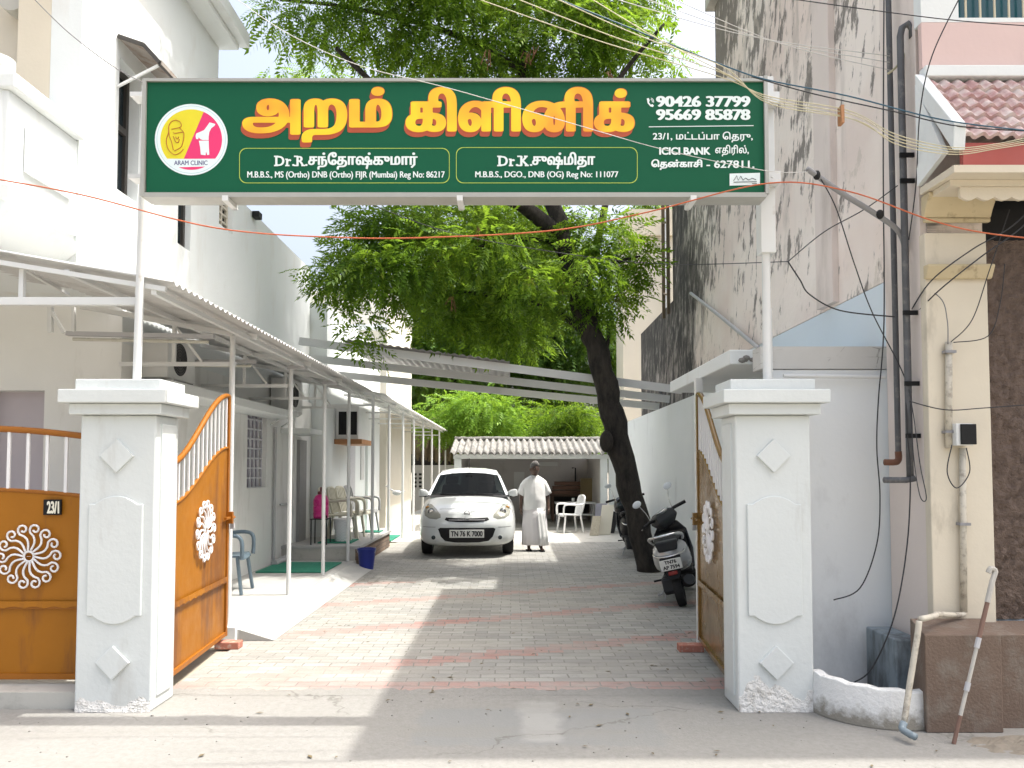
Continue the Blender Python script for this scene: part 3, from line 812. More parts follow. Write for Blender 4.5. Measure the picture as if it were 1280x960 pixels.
# folded metal shade over the first window
m = MB(); y0, y1 = 6.72, 7.95
y0, y1 = 6.65, 7.42
m.add([(XL+.003, y0, 5.32), (XL+.003, y1, 5.34), (XL+.24, y1, 5.26), (XL+.24, y0, 5.24), (XL+.38, y1, 5.10), (XL+.38, y0, 5.08)], [(0, 1, 2, 3), (3, 2, 4, 5)])
m.bar((XL+.38, y0, 5.085), (XL+.38, y1, 5.105), .03)
eg = MB(); eg.bar((XL+.385, y0-.01, 5.075), (XL+.385, y1+.01, 5.095), .018, .04); eg.bar((XL+.01, y0-.012, 5.32), (XL+.24, y0-.012, 5.24), .015, .035); eg.bar((XL+.24, y0-.012, 5.24), (XL+.385, y0-.012, 5.08), .015, .035); eg.bar((XL+.01, y1+.012, 5.34), (XL+.24, y1+.012, 5.26), .015, .035); eg.bar((XL+.24, y1+.012, 5.26), (XL+.385, y1+.012, 5.10), .015, .035)
sh = m.build('window_shade', MAT('rusty_sheet', (.30, .27, .24), .7, .25, 6, dirt=(.16, .09, .06), dscale=6, damt=(.5, .7)), bl, solid=.012)
eg.build('shade_edge', DARKWOOD, sh)
m = MB(); m.bar((XL+.004, y0+.02, 4.88), (XL+.36, y0+.02, 5.07), .02); m.bar((XL+.004, y1-.05, 4.9), (XL+.36, y1-.05, 5.08), .02); m.build('shade_bracket', METAL_W, sh)
# ground floor
m = MB()
jw = (W(309, 560, XL).y, W(333, 560, XL).y, 1.23, 2.30)
mw = (W(361, 545, XL).y, 12.15, W(366, 566, XL).z, W(366, 527, XL).z)
slab(m, 7.072, 12.2, 0, 2.62, [jw, mw], wallmap(XL, -1), .22)
slab(m, -9, XL-.002, 0, 2.99, [(-4.72, P(55, 520, 6.85).x, 1.0, P(30, 488, 6.85).z)], frontmap(6.85), .22)
m.build('ground_wall', GREYWHITE, bl)
m = MB(); m.box(-4.75, -4.1, 7.0, 7.03, .9, 2.3); m.build('pale_door', MAT('lavender_door', (.50, .46, .50), .7, .06, 3), bl)
LAV = MAT('lavender_grille', (.33, .31, .37), .6, .1, 8)
f = MB(); y0, y1, z0, z1 = jw; x = XL-.06
for k in range(6): f.box(x-.02, x, y0+(y1-y0)*k/5-.014, y0+(y1-y0)*k/5+.014, z0, z1)
for k in range(9): f.box(x-.018, x+.002, y0, y1, z0+(z1-z0)*k/8-.011, z0+(z1-z0)*k/8+.011)
fr = f.build('grille_window', MAT('grille_white', (.6, .6, .64), .6), bl); g = MB(); g.box(x-.06, x-.05, y0, y1, z0, z1); g.build('pane', LAV, fr)
f = MB(); y0, y1, z0, z1 = mw
for k in range(7): f.box(x-.02, x, y0+(y1-y0)*k/6-.01, y0+(y1-y0)*k/6+.01, z0, z1)
for k in range(9): f.box(x-.018, x+.002, y0, y1, z0+(z1-z0)*k/8-.008, z0+(z1-z0)*k/8+.008)
fr = f.build('grille_window', DARKGREY, bl); g = MB(); g.box(x-.06, x-.05, y0, y1, z0, z1); g.build('pane', GLASSD, fr)
m = MB(); m.box(XL+.002, XL+.42, 7.0, 11.0, 2.20, 2.30); m.build('sunshade_ledge', WHITE, bl, bevel=.008)
m = MB(); m.box(XL+.002, XL+.45, 11.6, 12.6, 2.02, 2.10); m.build('sunshade_ledge', WHITE, bl, bevel=.008)
m = MB(); m.tube([(XL+.03, 11.25, .1), (XL+.03, 11.25, 2.1)], .022, 8); m.tube([(XL+.04, 11.5, .95), (XL+.04, 12.1, .95)], .016, 8); m.tube([(XL+.10, 11.05, .13), (XL+.12, 11.66, .15)], .05, 10)
m.build('wall_pipe', METAL_G, bl)
m = MB(); m.box(-9, -3.45, 12.21, 13.19, 0, 2.61); m.build('inner_wall', GREYWHITE, bl)
m = MB(); m.box(-3.449, -3.40, 12.32, 12.72, .32, 1.95); m.build('grey_door', MAT('grey_door_paint', (.28, .28, .28), .6, .1, 4), bl)
m = MB(); q = W(317, 250, XL); m.box(XL+.01, XL+.10, q.y-.08, q.y+.06, 4.87, 4.95); m.build('floodlight', BLACK, bl)

# second, single-storey block further back and the taller block behind it
X2 = -3.2
b2 = thing('rear_block', (-5, 16, 0), 'low white rear block behind the stacked chairs and its boxy window cooler', 'building')
m = MB(); m.box(-9, X2, 13.21, 18.55, 0, 4.35); m.build('wall', WHITE, b2)
m = MB(); m.box(X2+.002, X2+.03, 15.0, 15.55, .32, 2.0); m.build('jali_screen', MAT('jali', (.48, .48, .50), .7, .2, 30), b2)
for (y0, y1, z0, z1) in ((16.2, 16.5, 1.25, 2.02), (17.5, 17.75, 1.35, 1.95)):
    m = MB(); m.box(X2+.002, X2+.025, y0, y1, z0, z1); m.build('notice_board', MAT('pale_board', (.55, .55, .54), .6), b2)
m = MB(); m.box(X2+.002, X2+.06, 16.75, 16.85, .1, 2.2); m.build('door_jamb', WHITE, b2)
m = MB(); m.box(X2-.3, X2-.002, 18.552, 18.60, 0, 2.3); m.build('end_door', MAT('grey_door2', (.35, .35, .35), .6), b2)
b3 = thing('tall_rear_block', (-5, 22, 0), 'pale cream upper block rising behind the low white rear block', 'building')
m = MB(); m.box(-9, -3.15, 19.2, 24, 0, 5.95); m.build('wall', MAT('pale_cream', (.66, .63, .55), .8, .06, 2, dirt=(.52, .48, .4), dscale=2, damt=(.58, .8), stretch=4), b3)
m = MB(); m.box(-4.2, -3.10, 19.0, 19.198, 4.95, 5.08); m.build('ledge', WHITE, b3)
m = MB(); m.box(-9.1, -3.05, 19.1, 24.1, 5.952, 6.05); m.build('parapet_cap', WHITE, b3)

# far cream building on the right beyond the yard
o = thing('far_cream_building', (5, 22, 0), 'cream flat roofed building standing beyond the stained right wall', 'building')
m = MB(); m.box(3.35, 9, 23, 24.5, 0, 8.5); m.build('wall', MAT('far_cream', (.60, .56, .47), .85, .06, 2), o)
m = MB(); m.box(3.45, 9.1, 22.85, 24.6, 8.51, 9.3); m.build('parapet', CREAM, o)
m = MB(); m.tube([(4.62, 22.78, 0), (4.62, 22.78, 9.2)], .05, 8); m.build('downpipe', METAL_W, o)

# ---------------------------------------------------------------- right-hand tall stained building
XR = 2.6
t = NT('stained_plaster')
X, Y_, Z_ = t.sep()
base = t.mix(t.noise(1.2, 5), (.78, .705, .64), (.85, .79, .73))
base = t.mix(t.ramp(t.noise(.8, 3), .45, .62), base, (.75, .65, .59))
sl = t.scaled((1, 1, 1)); sv2 = t.node('ShaderNodeCombineXYZ'); t.link(t.math('ADD', Y_, t.math('MULTIPLY', Z_, .22)), sv2.inputs[0]); t.link(t.math('MULTIPLY', Z_, .36), sv2.inputs[1])
def sn(scale, det=7, r=.68): return t.noise(scale, det, r, sv2.outputs[0])
topw = t.ramp(t.math('ADD', Z_, t.math('MULTIPLY', t.math('SUBTRACT', Y_, 6.5), .55)), 5.2, 8.2)          # stains gather along the top and towards the far edge
patchy = t.math('ADD', t.math('MULTIPLY', topw, .15), t.math('MULTIPLY', t.math('SUBTRACT', t.noise(.9, 4, .6), .5), .62))
fl = t.math('ADD', sn(7.5), patchy); flakes = t.ramp(fl, .555, .61)
fl2 = t.math('ADD', sn(2.2, 8, .7), t.math('MULTIPLY', patchy, .8)); smear = t.ramp(fl2, .56, .70)
c = t.mix(t.math('MULTIPLY', smear, .55), base, (.40, .365, .335))
c = t.mix(t.math('MULTIPLY', flakes, .82), c, (.11, .10, .09))
drv = t.node('ShaderNodeCombineXYZ'); t.link(Y_, drv.inputs[0]); t.link(t.math('MULTIPLY', Z_, .07), drv.inputs[1])
drip = t.math('MULTIPLY', t.ramp(t.noise(6, 6, .7, drv.outputs[0]), .54, .68), t.ramp(t.math('ADD', Z_, t.math('MULTIPLY', t.noise(3, 3, .5, drv.outputs[0]), 3)), 5.0, 8.0))
c = t.mix(t.math('MULTIPLY', drip, .6), c, (.20, .18, .16))
peel = t.ramp(t.noise(3.1, 6, .7, t.scaled((1, 1.2, .7), (5, 2, 1))), .60, .64)
c = t.mix(t.math('MULTIPLY', peel, .5), c, (.52, .47, .40))
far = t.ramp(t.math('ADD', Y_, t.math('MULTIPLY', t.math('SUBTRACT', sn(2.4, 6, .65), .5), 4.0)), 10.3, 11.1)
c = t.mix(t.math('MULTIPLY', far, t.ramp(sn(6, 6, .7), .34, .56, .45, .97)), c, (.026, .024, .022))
lowclean = t.ramp(Z_, 2.75, 2.9)
STAIN = t.done(c, .9); t.bump(t.noise(20, 6), .5, .012)
PALEBLUE = MAT('pale_blue_wash', (.62, .70, .76), .8, .04, 2, .3, 30, .004)
PINKW = MAT('pink_plaster', (.62, .47, .44), .8, .06, 2, .3, 30, .004, dirt=(.48, .37, .34), dscale=3, damt=(.58, .75), stretch=3)
PALEPINK = MAT('pale_pink_plaster', (.70, .625, .58), .8, .06, 2, .3, 30, .004, dirt=(.50, .44, .40), dscale=3, damt=(.55, .75), stretch=4)
br_ = thing('stained_building', (5, 7.5, 0), 'tall pinkish building with black mould stains on its side wall', 'building')
H = 7.4
m = MB(); m.box(XR, 9, 4.75, 9.6, 2.80, H); m.build('upper_wall', STAIN, br_)
m = MB(); m.box(XR+.002, 9, 9.6, 12.3, 2.2, 6.3); m.build('rear_upper_wall', STAIN, br_)
m = MB(); m.prism([(XR+.003, 12.302, 2.2), (XR+.003, 15.4, 2.2), (XR+.003, 15.4, 4.2), (XR+.003, 12.302, 4.2)], (6, 0, 0)); m.build('rear_lower_wall', STAIN, br_)
m = MB(); m.box(XR-.0, 9, 4.75, 7.9, 0, 2.795); m.build('blue_lower_wall', PALEBLUE, br_)
m = MB(); m.box(XR+.001, 9, 7.9, 9.6, 0, 2.795); m.build('lower_wall', WHITE, br_)
m = MB(); m.box(XR-.10, 9.2, 4.14, 9.7, H+.002, H+.16); m.build('shading_roof_slab', CONC, br_)  # out of view; front overhang added to carry the building's shadow onto the apron
m = MB(); m.box(XR-.05, XR-.001, 6.05, 6.38, 2.82, H); m.build('pier', PALEPINK, br_)
m = MB(); m.box(XR-.04, XR-.002, 4.76, 5.22, 0.0, H); m.build('corner_strip', PALEPINK, br_)
m = MB(); x = XR+.05
for (y, w_) in ((12.36, .05), (12.75, .05)): m.bar((XR-.06, y, 4.0), (XR-.06, y, 6.25), w_)
for z in (4.3, 4.9, 5.5, 6.1): m.bar((XR-.06, 12.34, z), (XR-.06, 12.77, z+.12), .03)
m.build('timber_frame', MAT('old_timber', (.17, .13, .09), .9, .2, 8), br_)
m = MB(); m.tube([(XR-.04, 10.9, 4.0), (XR-.06, 9.3, 3.35), (XR-.05, 7.9, 2.74)], .022, 8); m.build('drain_pipe', METAL_G, br_)
m = MB(); m.tube([(XR-.03, 13.6, 2.95), (XR-.06, 12.7, 2.62)], .022, 8); m.build('drain_spout', BLACK, br_)
# street front
def fx(px, Y): return P(px, 300, Y).x
YF = 4.68
xp0, xp1 = 2.545, 2.925
m = MB(); m.box(xp0, xp1, YF, 4.748, .5, 2.95); m.build('front_pilaster', CREAM, br_, bevel=.006)
def mould(z0, z1, grow, mb): mb.box(xp0-grow, xp1+grow, YF-.02-grow, YF-.001, z0, z1)
prof = lambda py: P(1200, py, YF-.05).z
OCH = MAT('ochre_moulding', (.50, .42, .27), .75, .1, 5, dirt=(.26, .2, .12), dscale=7, damt=(.58, .7))
m = MB()
mould(prof(276), prof(271), .012, m); m.prism([(xp0-.02, YF-.001, prof(270.5)), (xp0-.02, YF-.03, prof(270.5)), (xp0-.02, YF-.05, prof(262)), (xp0-.02, YF-.10, prof(247)), (xp0-.02, YF-.10, prof(243)), (xp0-.02, YF-.001, prof(243))], (xp1-xp0+.035, 0, 0))
m.build('pilaster_moulding', OCH, br_, bevel=.006); m = MB(); m.prism([(xp0-.015, YF-.001, prof(347)), (xp0-.015, YF-.025, prof(347)), (xp0-.015, YF-.06, prof(333)), (xp0-.015, YF-.06, prof(330)), (xp0-.015, YF-.001, prof(330))], (xp1-xp0+.03, 0, 0))
m.build('pilaster_moulding', OCH, br_, bevel=.006)
t = NT('rough_brown_stucco'); c = t.mix(t.noise(18, 5), (.085, .058, .045), (.20, .145, .115)); STUCCO = t.done(c, .9); t.bump(t.noise(22, 5, .6), 1.0, .06)
m = MB()
n1, n2 = 60, 90; x0, x1, z0, z1 = 2.93, 4.2, .58, P(1250, 300, 4.72).z
vs = [(x0+(x1-x0)*i/n1, 4.73+.03*(random.random()-.5), z0+(z1-z0)*j/n2) for j in range(n2+1) for i in range(n1+1)]
m.add(vs, [(j*(n1+1)+i, j*(n1+1)+i+1, (j+1)*(n1+1)+i+1, (j+1)*(n1+1)+i) for j in range(n2) for i in range(n1)])
m.build('stucco_panel', STUCCO, br_, smooth=True)
m = MB(); m.box(xp1+.02, 4.2, 4.748, 4.8, 2.9, 3.4); m.build('dark_opening', BLACK, br_)  # flat black panel; the opening's inner shade is put into its colour
PLINTH = MAT('brown_plinth', (.155, .11, .083), .88, .16, 5, .7, 60, .008, dirt=(.21, .18, .15), dscale=6, damt=(.50, .72))
m = MB(); y0 = 4.42; xa, xb = P(1157, 850, y0).x, P(1253, 850, y0).x
m.prism([(xa, y0, 0), (xa, y0, .55), (xa+.05, YF-.003, .595), (xa+.05, YF-.003, 0)], (xb-xa, 0, 0)); m.build('plinth', PLINTH, br_, bevel=.006)
m = MB(); m.prism([(xb+.003, 4.5, 0), (xb+.003, 4.5, .53), (xb+.003, 4.70, .575), (xb+.003, 4.70, 0)], (2.0, 0, 0)); m.build('low_plinth', PLINTH, br_)
m = MB(); m.box(xp1+.001, 7, 4.70, 4.747, 3.9, 4.25); m.box(xp0, 7, 4.70, 4.746, 3.84, 3.898); m.build('pink_band', PINKW, br_)
zc = P(1200, 85, 4.66).z; zd = P(1200, 28, 4.66).z
m = MB(); m.box(xp0, 7, 4.62, 4.699, zc-.07, zc+.0); m.build('white_cornice', WHITE, br_, bevel=.006)
m = MB(); m.box(xp0, 7, 4.66, 4.698, zc+.002, zd); m.build('pink_wall', PINKW, br_)
xw = P(1198, 10, 4.66).x
m = MB(); slab(m, xp0, 5.2, zd+.002, H, [(xw, 3.6, zd+.03, 5.1)], frontmap(4.66), .085); m.build('upper_front_wall', WHITE, br_)
g = MB(); g.box(xw, 3.6, 4.735, 4.744, zd+.03, 5.1); gp = g.build('window', MAT('teal_pane', (.012, .07, .085), .2, .2, 4), br_)
for k in range(5):
    f = MB(); x = P(1207+18*k, 10, 4.7).x; f.tube([(x, 4.70, zd+.03), (x, 4.70, 5.1)], .007, 6); f.build('window_bar', MAT('cream_bar', (.6, .54, .4), .5), gp)
# canopy of pink tiles
TILE = MAT('pink_roof_tile', (.42, .25, .24), .8, .22, 9, .4, 50, .004, dirt=(.56, .49, .46), dscale=9, damt=(.42, .62))
cw = thing('tiled_canopy', (3.2, 4.5, 3.4), 'sloping pink tiled canopy with white side edge under the pink band', 'canopy')
zt0, zt1 = P(1200, 103, 4.66).z, P(1220, 172, 4.30).z
xc0, xc1 = P(1183, 120, 4.45).x, 4.6
rows = 6; m = MB()
for r in range(rows):
    q0, q1 = r/rows, (r+1)/rows+.02
    n = 200; vs = []; fs = []
    for i in range(n+1):
        x = xc0 + (xc1-xc0)*i/n; wv = .011*math.sin(2*math.pi*(x-xc0)/.082)
        y_ = lambda q: 4.655 - (4.655-4.30)*q; z_ = lambda q: zt0 + (zt1-zt0)*q
        up = .028*(1-0)*(1); 
        for q, lf in ((q0, .0), (q1, .026), (q1, .008)):
            vs.append((x, y_(q)-.6*(wv+lf), z_(q)+.8*(wv+lf)))
    for i in range(n): fs += [(3*i, 3*i+3, 3*i+4, 3*i+1), (3*i+1, 3*i+4, 3*i+5, 3*i+2)]
    m.add(vs, fs)
m.build('tiles', TILE, cw, solid=.008)
m = MB(); m.prism([(xc0-.005, 4.655, zt0+.05), (xc0-.005, 4.655, zt0-.06), (xc0-.005, 4.27, zt1-.09), (xc0-.005, 4.25, zt1+.06)], (-.07, 0, 0)); m.build('side_edge', WHITE, cw, bevel=.006)
m = MB(); m.prism([(xc0-.076, 4.654, zt0-.02), (xc0-.076, 4.654, zt1-.15), (xc0-.076, 4.36, zt1-.06)], (.03, 0, 0)); m.build('side_cheek', WHITE, cw)
m = MB(); m.box(xc0, xc1, 4.30, 4.335, zt1-.16, zt1-.03); m.build('fascia', MAT('red_fascia', (.36, .075, .06), .6, .15, 6), cw)
m = MB(); m.box(xc0-.06, xc1, 4.29, 4.655, zt1-.205, zt1-.162); m.box(xc0-.02, xc1, 4.40, 4.655, zt1-.24, zt1-.207); m.build('soffit', CREAM, cw)
m = MB(); xs0 = P(1200, 230, 4.42).x; n = 9
v = []
for k in range(n*4+1): v.append((xs0+.9*k/(n*4), 4.42, zt1-.30-.02*abs(math.sin(k*math.pi/4))))
m.prism([(xs0+.9, 4.42, zt1-.242), (xs0, 4.42, zt1-.242)] + v, (0, .02, 0)); m.build('scalloped_board', CREAM, cw)

# compound wall behind the right pillar and along the right of the driveway
wl = thing('compound_wall', (2.2, 5.4, 0), 'white compound wall behind the right gate pillar with a cracked coping', 'wall')
m = MB(); m.box(1.80, XR-.002, 5.30, 5.44, 0, 2.18); m.build('wall', MAT('cool_white_wall', (.78, .80, .80), .8, .05, 1.5, .3, 30, .004, dirt=(.50, .50, .50), dscale=1.5, damt=(.55, .8), stretch=2), wl)
t = NT('cracked_plaster'); c = t.mix(t.noise(3, 6), (.46, .455, .43), (.62, .61, .59))
vo = t.node('ShaderNodeTexVoronoi', feature='DISTANCE_TO_EDGE'); t.link(t.scaled((1.2, 1, 3.2)), vo.inputs['Vector']); vo.inputs['Scale'].default_value = 3
c = t.mix(t.math('MULTIPLY', t.ramp(t.math('ADD', vo.outputs[0], t.math('MULTIPLY', t.math('SUBTRACT', t.noise(12, 4), .5), .12)), 0, .012, .8, 0), t.ramp(t.noise(2.6, 3), .45, .55)), c, (.17, .165, .15)); CRACK = t.done(c, .85)
m = MB(); m.box(1.72, XR-.002, 5.285, 5.46, 2.185, 2.34); m.build('coping', CRACK, wl)
m = MB(); m.tube([(1.86, 5.24, P(1000, 470, 5.25).z), (2.56, 5.24, P(1000, 470, 5.25).z-.01)], .014, 8); m.tube([(1.78, 5.25, 2.08), (1.78, 5.25, 2.6)], .012, 8); m.build('conduit', METAL_W, wl)
w2 = tag(MB().box(2.50, XR-.002, 7.76, 18.48, 0, 2.5).build('yard_wall', MAT('yard_wall_paint', (.76, .79, .79), .75, .04, 2, .3, 30, .004, dirt=(.50, .51, .51), dscale=2, damt=(.6, .8), stretch=3)), 'long pale bluish wall along the right side of the driveway behind the scooters', 'wall')
# curved planter wall, blue block
m = MB(); pts = []
for k in range(15):
    q = k/14; a = R(180 - 118*q)
    pts.append((2.28 + .40*math.cos(a)*1.0 + .0, 4.86 - .36*math.sin(a)*1.05, 0))
pts = [Vector(p) for p in pts]; pts.append(Vector((2.50, 4.50, 0)))
rg = []
for i, p in enumerate(pts):
    tn = (pts[min(i+1, len(pts)-1)]-pts[max(i-1, 0)]).normalized(); nr = Vector((tn.y, -tn.x, 0)) * -1
    h = .245 - .04*i/len(pts) + .006*math.sin(i*2.1)
    rg.append([p, p + nr*(-.035) + Vector((0,0,0)), p + nr*(-.02) + Vector((0, 0, h)), p + nr*.045 + Vector((0, 0, h)), p + nr*.05])
m.rings(rg); PLANT = NT('planter_plaster'); sp_ = PLANT.sep()
c = PLANT.mix(PLANT.ramp(PLANT.math('ADD', sp_[2], PLANT.math('MULTIPLY', PLANT.math('SUBTRACT', PLANT.noise(16, 6, .7), .5), .22)), .03, .12), (.27, .25, .21), (.74, .74, .72))
PM = PLANT.done(c, .9); PLANT.bump(PLANT.noise(40, 5), .7, .01)
tag(m.build('planter_wall', PM, bevel=.006), 'low curved white planter wall with a grimy base beside the right gate pillar', 'planter wall')
m = MB(); xa0 = P(1100, 800, 5.0).x; m.box(xa0, XR-.06, 4.80, 5.20, 0, .44)
tag(m.build('blue_block', MAT('weathered_blue', (.23, .275, .305), .85, .2, 4, .4, 40, .004, dirt=(.09, .105, .115), dscale=4, damt=(.46, .60), stretch=3), bevel=.01), 'weathered blue masonry block standing between the planter and the brown plinth', 'block')
# heap of earth at the plinth foot
m = MB(); n = 70; n3 = 26; vs = []
for j in range(n3+1):
    for i in range(n+1):
        x = 2.42 + 1.5*i/n; y = 4.05 + .36*j/n3; e = max(0, math.sin(math.pi*j/n3))**.8*max(0, math.sin(math.pi*min(1, i/n*1.25)))**.7
        lump = .5+.5*math.sin(i*.55+j*.3)*math.cos(j*.8-i*.21)
        vs.append((x, y, -.014 + e*(.02 + .028*lump + .012*random.random())))
m.add(vs, [(j*(n+1)+i, j*(n+1)+i+1, (j+1)*(n+1)+i+1, (j+1)*(n+1)+i) for j in range(n3) for i in range(n)])
m.build('dirt_heap', MAT('dry_dirt', (.20, .175, .14), .95, .35, 14, .6, 40, .01))['kind'] = 'structure'
# ---------------------------------------------------------------- awnings and open shed
def corrugated(mb, corner, du, dv, nu, amp, wl, up):
    """sheet from corner along du (slope) and dv (waves run across dv)"""
    corner, du, dv, up = Vector(corner), Vector(du), Vector(dv), Vector(up)
    L = dv.length; n = max(2, int(L/wl*8)); vs = []
    for i in range(n+1):
        h = amp*math.sin(2*math.pi*(L*i/n)/wl)
        for k in range(nu+1): vs.append(corner + dv*(i/n) + du*(k/nu) + up*h)
    mb.add(vs, [(i*(nu+1)+k, i*(nu+1)+k+1, (i+1)*(nu+1)+k+1, (i+1)*(nu+1)+k) for i in range(n) for k in range(nu)])
aw = thing('front_awning', (-2.9, 8.4, 0), 'long corrugated awning on slim white posts along the clinic wall by the gate', 'awning')
m = MB(); corrugated(m, (-2.2, 4.92, 2.70), (-1.28, 0, .23), (0, 7.1, 0), 3, .012, .095, (0, 0, 1)); m.build('roof_sheet', SHEET, aw, smooth=True, solid=.008)
m = MB(); corrugated(m, (-3.49, 4.92, 2.935), (-3.3, 0, .52), (0, 1.15, 0), 3, .012, .095, (0, 0, 1)); m.build('roof_sheet', SHEET, aw, smooth=True, solid=.008)
posts = [6.75, 8.55, 10.1, 11.62]
for k, y in enumerate(posts):
    zb = .1 if k else .004
    m = MB(); m.tube([(-2.47, y, zb), (-2.47, y, 2.66)], .024, 10); m.build('post', METAL_W, aw, auto=40)
    m = MB(); m.bar((-2.25, y, 2.655), (-3.48, y, 2.87), .03, .045); m.build('rafter', METAL_W, aw)
    m = MB(); m.bar((-2.45, y+.03, 2.42), (-3.48, y+.03, 2.42), .035); m.bar((-3.0, y+.03, 2.42), (-3.0, y+.03, 2.76), .03); m.bar((-2.75, y+.03, 2.44), (-2.98, y+.03, 2.74), .02); m.build('tie_bar', METAL_W, aw)
m = MB(); m.box(-2.56, -2.38, 6.68, 6.82, .004, .13); m.build('post_footing', WHITE, aw, bevel=.006)
for (x, z) in ((-2.33, 2.645), (-2.9, 2.775)):
    m = MB(); m.bar((x, 4.95, z), (x, 11.98, z), .035); m.build('purlin', METAL_W, aw)
m = MB(); m.bar((-2.25, 4.95, 2.66), (-6.6, 4.95, 3.37), .03, .03); m.build('rafter', METAL_W, aw)
m = MB(); z = P(80, 377, 5.0).z; m.bar((-6, 5.0, z), (P(170, 377, 5.0).x+.02, 5.0, z), .05, .05); m.bar((P(28, 350, 5).x, 5.0, z), (P(28, 350, 5).x, 5.0, z+.25), .03); m.build('front_beam', METAL_W, aw)
m = MB(); z = P(100, 400, 6.4).z
m.bar(P(62, 385, 6.2), P(80, 416, 6.2), .025); m.bar(P(63, 384, 6.2), P(63, 416, 6.2), .035); m.bar(P(92, 384, 6.2), P(92, 414, 6.2), .025); m.bar(P(100, 383, 6.2), P(290, 418, 6.72), .035); m.bar(P(20, 330, 5.4), P(85, 368, 6.2), .025)
m.build('truss_bracing', METAL_W, aw)
m = MB()
for y in (8.55, 10.1): m.box(-2.50, -2.30, y-.05, y+.05, 2.60, 2.635)
m.build('cleat', METAL_G, aw)
def tube_light(a, b, label):
    o = thing('tube_light', (Vector(a)+Vector(b))/2, label, 'light fitting', 'tube lights under the awning')
    m = MB(); m.bar(a, b, .05, .035); m.build('housing', METAL_G, o)
    m = MB(); d = (Vector(b)-Vector(a)).normalized()
    m.tube([Vector(a)+d*.05-Vector((0, 0, .045)), Vector(b)-d*.05-Vector((0, 0, .045))], .014, 8); m.build('tube', MAT('tube_glass', (.52, .51, .44), .3), o)
tube_light(P(84, 417, 6.3), P(268, 421, 6.3), 'grey tube light fitting hanging nearest under the awning')
tube_light(P(205, 452, 7.9), P(320, 452, 7.9), 'grey tube light fitting hung behind the nearest awning post')
def ac_outdoor(X, y0, y1, z0, z1, label):
    o = thing('cooling_unit', (X+.12, (y0+y1)/2, z0), label, 'air conditioner')
    m = MB(); m.box(X+.03, X+.30, y0, y1, z0, z1); m.build('case', METAL_W, o, bevel=.01)
    m = MB(); c = Vector((X+.302, y0+(y1-y0)*.42, (z0+z1)/2)); r = (z1-z0)*.38
    for k in range(6): m.tube([c + Vector((0, r*(k+1)/6*math.cos(a*math.pi/12), r*(k+1)/6*math.sin(a*math.pi/12))) for a in range(25)], .006, 4)
    m.build('fan_grille', DARKGREY, o)
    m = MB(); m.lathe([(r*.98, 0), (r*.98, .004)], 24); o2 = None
    m.v = [(c.x - .001 + p[2]*.2, c.y + p[0], c.z + p[1]) for p in m.v]; m.build('fan_shade_disc', MAT('fan_shadow', (.10, .10, .10), .7), o)  # flat disc on the case; shade behind the grille is put into its colour
    for y in (y0+.08, y1-.08):
        m = MB(); m.bar((X+.004, y, z0-.02), (X+.32, y, z0-.02), .03); m.bar((X+.004, y, z0-.22), (X+.30, y, z0-.03), .02); m.build('bracket', METAL_W, o)
ac_outdoor(XL, 7.10, 7.72, 2.34, 2.74, 'white outdoor cooling unit with round fan grille seen beside the left sign pole')
ac_outdoor(XL, 11.0, 11.7, 2.34, 2.80, 'white outdoor cooling unit on the wall above the dark grille window')
o = thing('window_cooler', (X2+.2, 14.5, 1.95), 'boxy white window cooler with dark openings on the low rear block', 'air conditioner')
y0, y1, z0, z1 = 13.9, 14.85, 2.02, 2.62
m = MB(); m.box(X2+.003, X2+.42, y0, y1, z0, z1); m.build('case', METAL_W, o, bevel=.012)
m = MB(); m.box(X2+.06, X2+.20, y0-.012, y0+.01, z0+.08, z1-.1); m.box(X2+.25, X2+.39, y0-.012, y0+.01, z0+.08, z1-.1); m.build('louvre', BLACK, o)
m = MB(); m.box(X2+.004, X2+.50, y0-.1, y1+.1, z0-.09, z0-.003); m.build('shelf', WOOD, o)

ra = thing('rear_awning', (-2.7, 20, 0), 'pale rear awning on a row of thin white posts leading back to the shed', 'awning')
m = MB(); corrugated(m, (-2.16, 13.0, 2.74), (-.98, 0, .20), (0, 14.6, 0), 3, .016, .15, (0, 0, 1)); m.build('roof_sheet', MAT('pale_sheet', (.72, .72, .70), .5, .06, 2), ra, smooth=True, solid=.008)
for k, y in enumerate((12.85, 14.55, 16.4, 18.2, 20.1, 22.3, 24.6, 26.9)):
    m = MB(); m.tube([(-2.33, y, .316 if y < 14.74 else .01), (-2.33, y, 2.72)], .026, 8); m.build('post', METAL_W, ra, auto=40)
    m = MB(); m.bar((-2.2, y, 2.70), (-3.19, y, 2.89), .03, .04); m.bar((-2.33, y, 2.55), (-3.19, y, 2.55), .03); m.build('rafter', METAL_W, ra)
for x, z in ((-2.3, 2.695), (-2.75, 2.79)):
    m = MB(); m.bar((x, 13.02, z), (x, 27.5, z), .03); m.build('purlin', METAL_W, ra)

